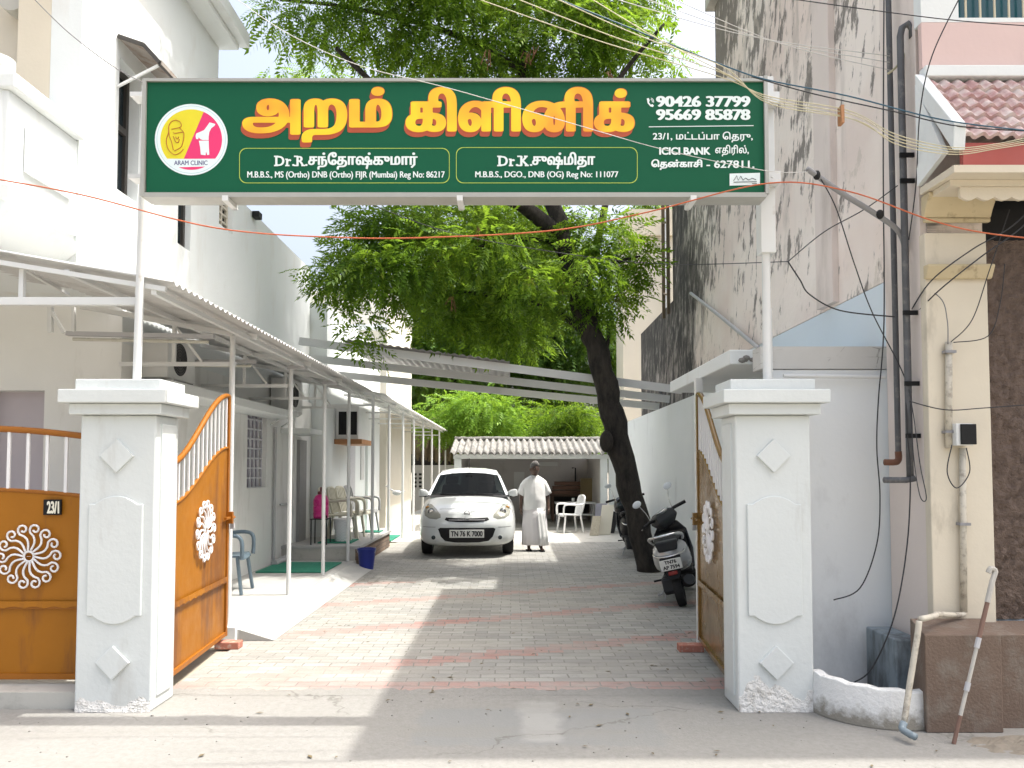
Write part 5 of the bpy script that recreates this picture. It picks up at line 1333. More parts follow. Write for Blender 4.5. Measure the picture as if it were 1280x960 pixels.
cx = P(584, 697, 12.9).x
car = thing('parked_car', (0, 0, 0), 'white hatchback car parked facing the gate beside the standing man', 'car')
def sec(y, w, zb, zt, wt, sh=.80):
    zs = zb + (zt-zb)*.78
    return [(0, y, zb), (w*.72, y, zb), (w*.95, y, zb+.05), (w, y, zb+.20*(zt-zb)+.03), (w*1.0, y, zb+.5*(zt-zb)), (w*.975, y, zs), (wt, y, zt-.03), (wt*.6, y, zt), (0, y, zt+.012)]
S = [sec(-.03, .42, .30, .56, .36), sec(.0, .56, .25, .62, .46), sec(.07, .67, .20, .72, .56), sec(.17, .735, .18, .80, .62), sec(.36, .79, .18, .875, .66), sec(.65, .815, .18, .935, .68), sec(1.0, .825, .18, .995, .70),
     sec(1.4, .828, .18, 1.0, .74), sec(2.3, .83, .18, 1.0, .74), sec(3.1, .825, .18, 1.0, .73), sec(3.45, .80, .2, .99, .70), sec(3.65, .74, .24, .95, .62), sec(3.72, .60, .3, .85, .5)]
S = [[(x*1.025, y, z) for x, y, z in s] for s in S]; rg = [s + [(-x, y, z) for x, y, z in s[-2:0:-1]] for s in S]
m = MB(); m.rings(rg); body = m.build('body', CARW, car, smooth=True, subsurf=2)
dgm = bpy.context.evaluated_depsgraph_get(); dgm.update()
bvh = BVHTree.FromObject(body, dgm)
def hit(x, z, off):
    for q in (0, .01, -.01, .02, -.02, .04):
        h = bvh.ray_cast(Vector((x*(1-abs(q)), -2, z+q)), Vector((0, 1, 0)))
        if h[0] is not None: return Vector((x, h[0].y - off, z))
    return Vector((x, .3, z))
def conform(name, poly, m_, off=.006, parent=car, depth=.0, rings=5):
    c = Vector((sum(p[0] for p in poly)/len(poly), sum(p[1] for p in poly)/len(poly)))
    dense = []
    for i in range(len(poly)):
        a, b = Vector(poly[i]), Vector(poly[(i+1) % len(poly)])
        for k in range(4): dense.append(a + (b-a)*k/4)
    rgs = []
    for r in range(rings, 0, -1):
        q = r/rings; rgs.append([hit(*(c + (p-c)*q), off*(1 if r < rings else .2)) for p in dense])
    mb = MB(); mb.rings(rgs, True, False, False); n = len(dense); cc = len(mb.v); mb.add([hit(c.x, c.y, off)], []); base = cc-n
    mb.f += [(base+k, base+(k+1) % n, cc) for k in range(n)]; mb.mi += [0]*n
    return mb.build(name, m_, parent, smooth=True)
HL = [(.745, .80), (.735, .86), (.69, .895), (.62, .885), (.54, .83), (.465, .745), (.46, .70), (.53, .675), (.64, .685), (.72, .725)]
for s in (-1, 1):
    h = conform('headlight', [(s*(.60+(x-.615)*1.06), .765+(z-.79)*1.08) for x, z in HL], LENS, .012)
    mb = MB(); q = hit(s*.60, .765, .02); mb.lathe([(.045, 0), (.055, .008), (.022, .003)], 16); mb.v = [(q.x+a, q.y-c, q.z+b) for a, b, c in mb.v]; mb.build('reflector', CHROME, h, smooth=True)
    mb = MB(); q = hit(s*.68, .82, .016); mb.ball(q, .035, .012, .03, 10, 6); mb.build('indicator', MAT('amber_lens', (.45, .22, .05), .2), h, smooth=True)
    conform('fog_lamp_surround', [(s*.55+.05*math.cos(a*.6283), .345+.045*math.sin(a*.6283)) for a in range(10)], CARW, .004)
    mb = MB(); q = hit(s*.55, .345, .012); mb.ball(q, .036, .012, .036, 14, 6); mb.build('fog_lamp', GLASSD, car, smooth=True)
    mb = MB(); mb.rings([[(s*x, y, z) for x, y, z in r] for r in ([(.70, 1.04, 1.0), (.70, 1.12, 1.0), (.70, 1.12, 1.05), (.70, 1.04, 1.05)], [(.76, 1.0, .985), (.76, 1.11, .985), (.76, 1.11, 1.10), (.76, 1.0, 1.10)], [(.86, .99, .985), (.86, 1.10, .985), (.86, 1.10, 1.115), (.86, .99, 1.115)], [(.885, 1.03, 1.0), (.885, 1.09, 1.0), (.885, 1.09, 1.09), (.885, 1.03, 1.09)])])
    mr = mb.build('wing_mirror', CARW, car, smooth=True, bevel=.012); mb = MB(); mb.box(s*.745, s*.868, 1.0, 1.1, .975, .995); mb.build('mirror_base', BLACK, mr)
conform('upper_grille', [(-.37, .635), (-.345, .672), (-.2, .664), (0, .658), (.2, .664), (.345, .672), (.37, .635), (.32, .612), (.18, .598), (0, .594), (-.18, .598), (-.32, .612)], BLACK, .008)
mb = MB(); mb.tube([hit(x*.05, .632+.00002*x*x, .02) for x in range(-6, 7)], .006, 6); mb.build('grille_bar', METAL_G, car, smooth=True)
conform('lower_grille', [(-.475, .485), (-.44, .505), (0, .505), (.44, .505), (.475, .485), (.43, .36), (.36, .288), (.2, .262), (0, .258), (-.2, .262), (-.36, .288), (-.43, .36)], BLACK, .008)
yy = hit(0, .41, .03).y
mb = MB(); mb.box(-.285, .285, yy-.012, yy, .345, .475); pl = mb.build('number_plate', PLATE, car, bevel=.004)
lettering('plate_lettering', 'TN 76 K 7000', (-.262, .262, .455, .365), lambda u, v: Vector((u, yy-.0135, v)), INKB, pl, .045, .03, .02)
mb = MB(); q = hit(0, .735, .010); mb.tube([(q.x+.045*math.cos(k*.3927), q.y-.004, q.z+.045*math.sin(k*.3927)) for k in range(17)], .007, 6); mb.bar((q.x-.055, q.y-.008, q.z), (q.x+.055, q.y-.008, q.z), .006, .018); mb.build('emblem', CHROME, car, smooth=True)
GROOVE = MAT('panel_gap', (.06, .06, .06), .7)
mb = MB(); mb.tube([hit(-.46+.92*k/16, .80+.012*math.cos((k-8)/8*1.5), .000) for k in range(17)], .0045, 5); mb.build('bonnet_gap', GROOVE, car)
for s in (-1, 1):
    mb = MB(); mb.tube([hit(s*(.52+.22*k/6), .515, .0) for k in range(7)], .004, 5); mb.build('bumper_gap', GROOVE, car)
# greenhouse: pillars and roof in paint, the rest glass
st = [(.96, .985, .72, .985, .745), (1.02, 1.02, .71, 1.02, .745), (1.60, 1.405, .565, 1.36, .72), (1.72, 1.455, .545, 1.37, .725), (2.18, 1.492, .555, 1.38, .735), (2.28, 1.495, .555, 1.38, .735), (2.85, 1.478, .54, 1.36, .73), (3.18, 1.43, .52, 1.33, .715), (3.26, 1.39, .52, 1.30, .71), (3.62, 1.02, .56, 1.02, .68), (3.66, .985, .58, .985, .68)]
vs = []; nc = 9
for y, z, w, ze, wb in st:
    vs += [(-wb, y, .965), (-w-.012, y, ze), (-w*.95, y, z-(.045 if 1.5 < y < 3.3 else .012)), (-w*.55, y, z-.008), (0, y, z+.006), (w*.55, y, z-.008), (w*.95, y, z-(.045 if 1.5 < y < 3.3 else .012)), (w+.012, y, ze), (wb, y, .965)]
roofm = MB(); glm = MB(); blk = MB()
def face(mb, i, k): mb.add([vs[i*nc+k], vs[i*nc+k+1], vs[(i+1)*nc+k+1], vs[(i+1)*nc+k]], [(0, 1, 2, 3)])
for i in range(len(st)-1):
    for k in range(nc-1):
        side = k in (0, nc-2); edge = k in (1, nc-3)
        if i in (1, 8) and not side and not edge: face(glm, i, k)
        elif side and i in (2, 3, 5, 6): face(glm, i, k)
        elif side and i == 4 or (i in (0, 9) and not side): face(blk, i, k)
        else: face(roofm, i, k)
for mb_, nm, mm in ((roofm, 'roof', CARW), (glm, 'windows', CARGLASS), (blk, 'window_trim', BLACK)):
    o = mb_.build(nm, mm, car)
    if nm == 'roof':
        bm = bmesh.new(); bm.from_mesh(o.data); bmesh.ops.remove_doubles(bm, verts=bm.verts, dist=1e-4); bm.to_mesh(o.data); bm.free(); o.data.polygons.foreach_set('use_smooth', [True]*len(o.data.polygons)); o.data.set_sharp_from_angle(angle=R(50))
for s in (-1, 1):
    mb = MB(); mb.rings([[(s*.33-.2, 1.75, 1.0), (s*.33+.2, 1.75, 1.0), (s*.33+.2, 1.88, 1.0), (s*.33-.2, 1.88, 1.0)], [(s*.33-.17, 1.85, 1.18), (s*.33+.17, 1.85, 1.18), (s*.33+.17, 1.95, 1.18), (s*.33-.17, 1.95, 1.18)]]); mb.box(s*.33-.12, s*.33+.12, 1.87, 1.97, 1.19, 1.33)
    mb.build('front_seat', DARKGREY, car, bevel=.03)
mb = MB(); mb.box(-.6, .6, 1.02, 1.3, .985, 1.03); mb.build('dashboard', BLACK, car, bevel=.02)
mb = MB(); mb.box(-.06, .06, 1.5, 1.53, 1.31, 1.36); mb.build('rear_view_mirror', BLACK, car)
mb = MB(); mb.tube([(0, 1.75, 1.46), (.005, 1.86, 1.68)], .005, 5); mb.build('antenna', BLACK, car)
mb = MB(); mb.bar((-.5, 1.02, 1.025), (.1, 1.0, 1.012), .014); mb.bar((-.05, 1.02, 1.03), (.45, 1.0, 1.015), .014); mb.build('wipers', BLACK, car)
def wheel(parent, c, r, w, axis='x', rim_mat=SILVER, tread=True):
    """tyre and rim about a horizontal axle"""
    def put(mb):
        mb.v = [((c[0]+p[2]), c[1]+p[0], c[2]+p[1]) for p in mb.v]; return mb
    mb = MB(); mb.lathe([(r*.62, -w*.42), (r*.80, -w/2), (r*.95, -w*.46), (r, -w*.25), (r, w*.25), (r*.95, w*.46), (r*.80, w/2), (r*.62, w*.42)], 30, cap=False); ty = put(mb).build('tyre', RUBBER, parent, auto=40)
    mb = MB(); mb.lathe([(r*.60, -w*.44), (r*.64, -w*.40), (r*.64, w*.40), (r*.60, w*.44)], 24, cap=False)
    mb.lathe([(r*.60, -w*.30), (.0, -w*.24), ], 10, cap=False); mb.lathe([(r*.60, w*.30), (.0, w*.24)], 10, cap=False); put(mb).build('rim', rim_mat, ty, auto=40)
    return ty
for s in (-1, 1):
    for y in (.74, 3.14):
        wheel(car, (s*.70, y, .29), .29, .19)
        mb = MB(); mb.rings([[(s*(.775+w_), y+r_*math.cos(R(a)), .30+r_*math.sin(R(a))) for r_, w_ in ((.30, -.001), (.355, -.001), (.355, .02), (.30, .02))] for a in range(-8, 190, 9)]); mb.build('wheel_arch', BLACK, car)
car.location = (cx, 12.78, .006); car.rotation_euler.z = R(2.0)

# ---------------------------------------------------------------- scooters
def make_scooter(label, panel, loc, rz, lean, steer, plate, group='parked scooters'):
    o = thing('parked_scooter', (0, 0, 0), label, 'scooter', group)
    wheel(o, (0, 0, .215), .215, .095, rim_mat=DARKGREY); 
    SX = Matrix.Translation((0, 1.10, .62)) @ Matrix.Rotation(steer, 4, Vector((0, -.38, .92)).normalized()) @ Matrix.Translation((0, -1.10, -.62))
    fw = wheel(o, (0, 1.24, .215), .215, .09, rim_mat=DARKGREY)
    # rear body: tail, flanks
    def ring(y, w, z0, z1, top=.6): return [(-w, y, z0+.06), (-w*1.02, y, (z0+z1)/2), (-w*.9, y, z1-.05), (-w*top, y, z1), (w*top, y, z1), (w*.9, y, z1-.05), (w*1.02, y, (z0+z1)/2), (w, y, z0+.06), (w*.6, y, z0), (-w*.6, y, z0)]
    m = MB(); m.rings([ring(-.16, .10, .52, .66), ring(-.08, .155, .46, .70), ring(.10, .205, .38, .72), ring(.32, .215, .32, .70), ring(.50, .165, .34, .66), ring(.60, .12, .40, .62)]); m.build('rear_panel', panel, o, smooth=True, subsurf=1)
    m = MB(); m.rings([ring(-.135, .085, .60, .70), ring(-.05, .13, .66, .745), ring(.15, .15, .68, .785), ring(.35, .155, .69, .785), ring(.52, .14, .68, .765), ring(.64, .09, .66, .735)]); m.build('seat', BLACK, o, smooth=True, subsurf=1)
    m = MB(); m.tube(smooth_path([(-.165, .20, .70), (-.18, .02, .745), (-.165, -.12, .78), (-.09, -.185, .79), (.09, -.185, .79), (.165, -.12, .78), (.18, .02, .745), (.165, .20, .70)], 5), .017, 8); m.build('grab_rail', CHROME if panel is not BLACK else DARKGREY, o, smooth=True)
    m = MB(); m.tube(smooth_path([(-.155, .30, .62), (-.175, .02, .60), (-.13, -.14, .575), (0, -.19, .565), (.13, -.14, .575), (.175, .02, .60), (.155, .30, .62)], 5), .012, 6); m.build('chrome_band', CHROME, o, smooth=True)
    m = MB(); m.rings([[(-.10, -.175, .62), (.10, -.175, .62), (.11, -.10, .64), (-.11, -.10, .64)], [(-.125, -.20, .73), (.125, -.20, .73), (.12, -.08, .74), (-.12, -.08, .74)]]); m.build('tail_cowl', DARKGREY, o, bevel=.012)
    m = MB(); m.rings([[(-.055, -.26, .33), (.055, -.26, .33), (.055, -.235, .33), (-.055, -.235, .33)], [(-.10, -.225, .43), (.10, -.225, .43), (.10, -.18, .43), (-.10, -.18, .43)], [(-.115, -.195, .56), (.115, -.195, .56), (.115, -.10, .57), (-.115, -.10, .57)]]); m.build('rear_fender', BLACK, o, bevel=.01)
    m = MB(); m.box(-.05, .05, -.262, -.225, .375, .415); m.build('tail_lamp', MAT('red_lens', (.22, .012, .01), .25), o, bevel=.008)
    m = MB(); m.box(-.115, .115, -.262, -.25, .43, .545); pl = m.build('number_plate', PLATE, o, bevel=.004)
    if plate:
        lettering('plate_lettering', plate[0], (-.065, .065, .535, .497), lambda u, v: Vector((u, -.2635, v)), INKB, pl, .05, .03, .025)
        lettering('plate_lettering', plate[1], (-.09, .09, .482, .442), lambda u, v: Vector((u, -.2635, v)), INKB, pl, .05, .03, .025)
    m = MB(); m.box(-.16, -.03, -.06, .34, .17, .33); m.lathe([(.10, -.16), (.10, -.02)], 14, (0, 0, 0)); k0 = len(m.v)-28
    m.v[k0:] = [(p[2], .05+p[0], .24+p[1]) for p in m.v[k0:]]; m.build('engine', DARKGREY, o, bevel=.02)
    m = MB(); m.tube([(.12, .40, .22), (.14, .10, .25), (.145, -.25, .30)], [.03, .055, .055], 12); m.build('exhaust', DARKGREY, o, smooth=False, auto=40)
    m = MB(); m.box(-.17, .17, .56, .92, .26, .31); m.build('footboard', BLACK, o, bevel=.015)
    m = MB(); m.rings([[(-.19, .90, .28), (0, .96, .28), (.19, .90, .28), (.19, .93, .28), (0, 1.0, .28), (-.19, .93, .28)], [(-.225, .96, .50), (0, 1.06, .50), (.225, .96, .50), (.225, .99, .50), (0, 1.10, .50), (-.225, .99, .50)], [(-.20, 1.02, .74), (0, 1.10, .74), (.20, 1.02, .74), (.20, 1.05, .74), (0, 1.14, .74), (-.20, 1.05, .74)], [(-.11, 1.03, .86), (0, 1.08, .86), (.11, 1.03, .86), (.11, 1.07, .86), (0, 1.12, .86), (-.11, 1.07, .86)]])
    m.build('leg_shield', NT('gloss_dark').done((.015, .016, .018), .2), o, bevel=.012)
    m = MB(); m.box(-.17, .17, .94, 1.0, .38, .72); m.build('inner_shield', BLACK, o, bevel=.02)
    m = MB(); m.tube([(-.04, 1.12, .62), (-.06, 1.20, .3), (-.07, 1.24, .215)], .022, 8); m.tube([(.04, 1.12, .62), (.06, 1.20, .3), (.07, 1.24, .215)], .022, 8); fk = m.build('fork', DARKGREY, o)
    m = MB(); rgs = []
    for k in range(9):
        a = R(-20+150*k/8); rgs.append([(x, 1.24+.25*math.cos(a)*s_, .215+.25*math.sin(a)*s_) for x, s_ in ((-.075, .94), (0, 1.05), (.075, .94), (.065, .90), (0, .98), (-.065, .90))])
    m.rings(rgs); ff = m.build('front_fender', panel, o, smooth=True)
    for q_ in (fw, fk, ff): q_.matrix_basis = SX
    # steering head: housing, dial, grips, levers, mirrors
    m = MB(); m.xf = SX; m.rings([[(-.09, 1.0, .80), (.09, 1.0, .80), (.08, 1.12, .80), (-.08, 1.12, .80)], [(-.16, .93, .90), (.16, .93, .90), (.13, 1.16, .90), (-.13, 1.16, .90)], [(-.15, .95, .985), (.15, .95, .985), (.11, 1.17, .96), (-.11, 1.17, .96)], [(-.09, .99, 1.015), (.09, .99, 1.015), (.07, 1.13, 1.0), (-.07, 1.13, 1.0)]]); m.build('handlebar_cover', DARKGREY, o, bevel=.02)
    m = MB(); m.xf = SX; m.ball((0, .985, 1.0), .085, .045, .028, 16, 6); m.build('speedometer', MAT('dial_glass', (.30, .31, .30), .2, .1, 8), o, smooth=True)
    m = MB(); m.xf = SX; m.tube([(-.085*1.0+.085+.092*math.cos(k*.3307)-.0, .985+.05*math.sin(k*.3307), 1.012) for k in range(20)], .008, 5); m.build('dial_rim', CHROME, o, smooth=True)
    for s in (-1, 1):
        m = MB(); m.xf = SX; m.tube([(s*.12, 1.03, .95), (s*.20, 1.02, .965), (s*.225, 1.01, .965), (s*.355, .97, .96), (s*.36, .968, .96)], [.022, .02, .02, .021, .024], 10); m.build('grip', BLACK, o, auto=40)
        m = MB(); m.xf = SX; m.tube([(s*.20, 1.07, .955), (s*.27, 1.075, .945), (s*.36, 1.03, .94)], .007, 6); m.build('brake_lever', CHROME, o)
        m = MB(); m.xf = SX; m.tube(smooth_path([(s*.19, 1.03, .97), (s*.20, 1.02, 1.08), (s*.245, 1.0, 1.20)], 4), .006, 6); mr = m.build('mirror_stem', CHROME, o)
        m = MB(); m.xf = SX; m.ball((s*.265, .995, 1.235), .068, .014, .042, 16, 8); m.build('mirror', MAT('mirror_face', (.62, .66, .68), .12, .05, 3), mr, smooth=True)
        m = MB(); m.box(s*.17, s*.27, .30, .33, .27, .29); m.build('foot_peg', BLACK, o)
    m = MB(); m.tube([(-.10, .34, .26), (-.22, .40, .02), (-.26, .43, .0)], .012, 6); m.build('side_stand', METAL_G, o)
    m = MB(); m.tube([(-.14, .18, .22), (-.20, .05, .16), (-.24, .04, .16)], .012, 6); m.build('kick_lever', METAL_G, o)
    o.location = loc; o.rotation_euler = (0, lean, rz)
    return o
q = G(850, 762)
sc1 = make_scooter('silver and black scooter parked nearest, leaning on its stand by the gate', SILVER, (q.x+.08, q.y+.20, .004), R(-14), R(-14), R(42), ('TN76', 'AP 7594'))
q = G(805, 700)
sc2 = make_scooter('all black scooter parked further back beside the tree trunk', BLACK, (q.x-.05, q.y+.35, .004), R(-4), R(-7), R(12), ('TN 76', '9 271'))
o = thing('black_helmet', (0, 0, 0), 'glossy black helmet resting on the handlebar of the all black scooter', 'helmet')
q = P(777, 631, 13.1)
m = MB(); m.lathe([(.10, -.13), (.125, -.10), (.135, 0), (.12, .08), (.07, .125), (.0, .14)], 20, q); m.build('shell', NT('gloss_black').done((.012, .012, .014), .12), o, smooth=True)
m = MB(); rgs = []
for a in (-50, -25, 0, 25, 50): rgs.append([(q.x+.137*math.sin(R(a)), q.y-.137*math.cos(R(a)), q.z+dz) for dz in (-.05, .03)])
m.add([p for r in rgs for p in r], [(2*i, 2*i+1, 2*i+3, 2*i+2) for i in range(4)]); m.build('visor', GLASSD, o, smooth=True, solid=.004)
# ---------------------------------------------------------------- the standing man
q = G(668, 688)
man = thing('person', (0, 0, 0), 'grey haired man in white shirt and wrapped white dhoti standing by the car', 'person')
def skin_body():
    me = bpy.data.meshes.new('body')
    J = {'pelvis': ((0, 0, .88), .12, .10), 'waist': ((0, 0, 1.0), .13, .11), 'chest': ((0, .005, 1.22), .14, .10), 'neckb': ((0, .01, 1.385), .058, .058), 'neckt': ((0, -.005, 1.45), .052, .052)}
    E_ = [('pelvis', 'waist'), ('waist', 'chest'), ('chest', 'neckb'), ('neckb', 'neckt')]
    for s, n in ((-1, 'r'), (1, 'l')):
        fwd = -.09 if s > 0 else .02
        J.update({'hip'+n: ((s*.09, 0, .84), .085, .085), 'knee'+n: ((s*.10, fwd*.6-.01, .47), .055, .058), 'ank'+n: ((s*.105, fwd+.02, .09), .034, .038), 'ball'+n: ((s*.115, fwd-.09, .035), .036, .026), 'toe'+n: ((s*.12, fwd-.15, .028), .028, .018),
                  'sh'+n: ((s*.145, .01, 1.315), .050, .050), 'el'+n: ((s*.245, .025, 1.06), .040, .042), 'wr'+n: ((s*.265, -.03, .82), .026, .030), 'palm'+n: ((s*.268, -.05, .755), .020, .036)})
        E_ += [('pelvis', 'hip'+n), ('hip'+n, 'knee'+n), ('knee'+n, 'ank'+n), ('ank'+n, 'ball'+n), ('ball'+n, 'toe'+n), ('chest', 'sh'+n), ('sh'+n, 'el'+n), ('el'+n, 'wr'+n), ('wr'+n, 'palm'+n)]
    ks = list(J); me.from_pydata([J[k][0] for k in ks], [(ks.index(a), ks.index(b)) for a, b in E_], [])
    ob = bpy.data.objects.new('body', me); COL.objects.link(ob)
    ob.modifiers.new('skin', 'SKIN'); sm = ob.modifiers.new('sub', 'SUBSURF'); sm.levels = 2; sm.render_levels = 2
    for i, k in enumerate(ks):
        me.skin_vertices[0].data[i].radius = J[k][1:]; me.skin_vertices[0].data[i].use_root = (k == 'pelvis')
    dg = bpy.context.evaluated_depsgraph_get(); dg.update()
    e = ob.evaluated_get(dg).to_mesh(); mb = MB(); mb.add([v.co.copy() for v in e.vertices], [tuple(p.vertices) for p in e.polygons])
    bpy.data.objects.remove(ob)
    return mb, J
mb, J = skin_body()
for s, n in ((-1, 'r'), (1, 'l')):                                   # five fingers, slightly curled
    p = Vector(J['palm'+n][0])
    for k, (dy, l) in enumerate(((-.028, .068), (-.010, .076), (.010, .072), (.027, .056))):
        a = p + Vector((0, dy, -.012)); b = a + Vector((-s*.004, -.004, -l*.5)); c = b + Vector((-s*.012, -.008, -l*.35)); d = c + Vector((-s*.014, -.004, -l*.22))
        mb.tube([p + Vector((0, dy*.7, .012)), a, b, c, d], [.010, .0105, .0095, .0085, .006], 7)
    mb.tube([p + Vector((0, -.022, .03)), p + Vector((-s*.012, -.045, .0)), p + Vector((-s*.02, -.055, -.028)), p + Vector((-s*.022, -.056, -.05))], [.012, .0115, .010, .007], 7)
# head with brow, nose, lips, chin and ears
HC = Vector((0, -.025, 1.535)); rg = []
for i in range(25):
    a = -math.pi/2 + math.pi*i/24; z = math.sin(a); cq = max(math.cos(a), .03)
    ring = []
    for k in range(32):
        th = 2*math.pi*k/32; x = math.cos(th)*cq; y = math.sin(th)*cq
        w = .076*(1 - .16*max(0, -z)**1.5); d = .096
        px, py, pz = x*w, y*d, z*.118
        if y < 0:                                                   # the face side
            fr = max(0, -y)**2
            nose = math.exp(-((x*w)/.013)**2)*math.exp(-((pz+.012)/.024)**2)*.024*(1.25 if pz < -.012 else 1)
            brow = math.exp(-((pz-.028)/.011)**2)*.005*fr
            eyes = math.exp(-((abs(x*w)-.030)/.014)**2)*math.exp(-((pz-.010)/.011)**2)*.008
            lips = math.exp(-((x*w)/.022)**2)*math.exp(-((pz+.055)/.010)**2)*.006
            chin = math.exp(-((x*w)/.022)**2)*math.exp(-((pz+.096)/.018)**2)*.012
            py -= nose + brow - eyes + lips + chin
        ring.append((px, py, pz))
    rg.append(ring)
rot = Matrix.Rotation(R(14), 4, 'Z') @ Matrix.Rotation(R(3), 4, 'X')
rot = rot @ Matrix.Scale(1.12, 4)
mb.xf = Matrix.Translation(HC) @ rot
mb.rings(rg)
for s in (-1, 1): mb.ball((s*.078, .008, -.005), .010, .020, .032, 10, 8)
mb.xf = None
body_o = mb.build('body', SKIN, man, smooth=True)
HXF = Matrix.Translation(HC) @ rot
m = MB(); m.xf = HXF; rg = []
for i in range(10):
    a = R(-14) + (math.pi/2-R(-14))*i/9; z = math.sin(a); cq = max(math.cos(a), .03); ring = []
    for k in range(28):
        th = 2*math.pi*k/28; y = math.sin(th)
        zz_ = z*.128 + .004; rise = max(0, -y+.25)**1.1*.075*(1-i/9)      # the hairline climbs over the forehead
        w_ = cq*(1 + .015*math.sin(th*9+i)); ring.append((math.cos(th)*w_*.080, y*w_*.099 + .004, zz_+rise))
    rg.append(ring)
m.rings(rg); m.build('hair', MAT('grey_hair', (.13, .125, .12), .9, .4, 60), man, smooth=True)
for s in (-1, 1):
    m = MB(); m.xf = HXF; m.ball((s*.030, -.082, .010), .009, .007, .0045, 10, 6); e = m.build('eye', MAT('eye_white', (.22, .20, .18), .3), body_o)
    m = MB(); m.xf = HXF; m.ball((s*.030, -.090, .009), .005, .003, .005, 8, 5); m.build('iris', BLACK, body_o)
    m = MB(); m.xf = HXF; m.tube([(s*.015, -.098, .030), (s*.032, -.095, .035), (s*.048, -.083, .030)], .0045, 6); m.build('eyebrow', MAT('brow_hair', (.05, .047, .045), .9, .3, 60), body_o)
m = MB(); m.xf = HXF; m.tube([(-.022, -.100, -.042), (0, -.108, -.038), (.022, -.100, -.042)], .006, 6); m.build('moustache', MAT('brow_hair', (.05, .047, .045), .9, .3, 60), body_o)
m = MB(); m.xf = HXF; m.tube([(-.022, -.098, -.056), (0, -.103, -.055), (.022, -.098, -.056)], .003, 6); m.build('mouth', MAT('lip_brown', (.07, .03, .025), .5), body_o)
SHIRT = MAT('white_shirt', (.74, .74, .73), .85, .04, 8, .5, 14, .012); DHOTI = MAT('white_dhoti', (.68, .655, .66), .85, .05, 6, .4, 16, .012)
def ell(z, rx, ry, cy=0, n=40, wav=None): return [(rx*math.cos(2*math.pi*k/n)*(1+(wav(2*math.pi*k/n, z) if wav else 0)), cy+ry*math.sin(2*math.pi*k/n)*(1+(wav(2*math.pi*k/n, z) if wav else 0)), z) for k in range(n)]
prof_s = [(.755, .212, .150, -.005), (.80, .214, .156, -.005), (.95, .203, .158, -.014), (1.08, .198, .150, -.010), (1.20, .203, .138, 0), (1.29, .204, .122, .005), (1.345, .182, .108, .008), (1.388, .112, .090, .010), (1.412, .070, .070, .010)]
def wr(th, z): return (.020*math.sin(5*th+z*9)+.014*math.sin(9*th-z*17+1)+.010*math.sin(3*th+z*31))*min(1, max(.25, (1.36-z)*3))
m = MB(); rgs = []
for k in range(34):
    z = .755+(1.412-.755)*k/33; q_ = next(i for i in range(len(prof_s)-1) if z <= prof_s[i+1][0]+1e-6); a, b = prof_s[q_], prof_s[q_+1]; u = (z-a[0])/(b[0]-a[0])
    r_ = [a[n]+(b[n]-a[n])*u for n in range(4)]
    ring = ell(z, r_[1], r_[2], r_[3], 56, wr)
    if k < 3: ring = [(x, y, zz+.014*math.sin(2*math.atan2(y, x)+.6)) for x, y, zz in ring]
    rgs.append(ring)
m.rings(rgs, True, False, False)
m.build('shirt', SHIRT, man, smooth=True, solid=.006)
for s in (-1, 1):
    m = MB(); a = Vector((s*.085, .008, 1.345)); b = Vector((s*.205, .018, 1.20)); c = Vector((s*.262, .022, 1.05))
    rgs = []
    for p, r, ax in ((a, .060, .9), (a*.5+b*.5, .082, 1), (b, .070, 1), (b*.5+c*.5, .071, 1), (c, .076, 1)):
        d = (c-a).normalized(); u_ = d.cross(Vector((0, 1, 0))).normalized(); v_ = d.cross(u_)
        rgs.append([p + (u_*math.cos(t_*.2618)*r*ax + v_*math.sin(t_*.2618)*r*.95)*(1+.05*math.sin(t_*1.3+p.z*30)) for t_ in range(24)])
    m.rings(rgs, True, True, False); m.build('sleeve', SHIRT, man, smooth=True, solid=.005)
    m = MB(); m.prism([(s*.004, -.066, 1.405), (s*.055, -.052, 1.425), (s*.060, -.080, 1.385), (s*.02, -.088, 1.36)], (0, .012, 0)); m.build('collar', SHIRT, man, bevel=.003)
m = MB(); m.add([(-.016+.032*k, -.005-ry-.006, z) for z, ry in ((.79, .160), (.95, .168), (1.08, .160), (1.20, .138), (1.29, .113), (1.36, .086)) for k in (0, 1)], [(2*i, 2*i+1, 2*i+3, 2*i+2) for i in range(5)]); m.build('placket', SHIRT, man, solid=.004)
fold = lambda th, z: (.050*math.sin(7*th+1.2+z) + .030*math.sin(13*th+z*3) + .018*math.sin(23*th-z*2))*(1.1-z)
m = MB(); m.rings([ell(.115, .240, .175, -.03, 90, fold), ell(.30, .238, .175, -.025, 90, fold), ell(.50, .228, .168, -.015, 90, fold), ell(.68, .214, .158, -.008, 90, fold), ell(.83, .200, .146, -.005, 90, fold)], True, False, False); m.build('dhoti', DHOTI, man, smooth=True, solid=.006)
m = MB(); vs = []
for z, x0, x1, y in ((.105, .07, .25, -.235), (.3, .06, .235, -.232), (.5, .045, .20, -.21), (.68, .03, .165, -.19), (.80, .02, .14, -.175)):
    for k in range(9):
        q_ = k/8; x = x0+(x1-x0)*q_; vs.append((x, y*math.sqrt(max(.15, 1-(x/.27)**2)) - .012 - .018*math.cos(q_*math.pi*4)*(1-z), z))
m.add(vs, [(9*j+k, 9*j+k+1, 9*j+k+10, 9*j+k+9) for j in range(4) for k in range(8)]); m.build('front_pleat', SHIRT, man, smooth=True, solid=.006)
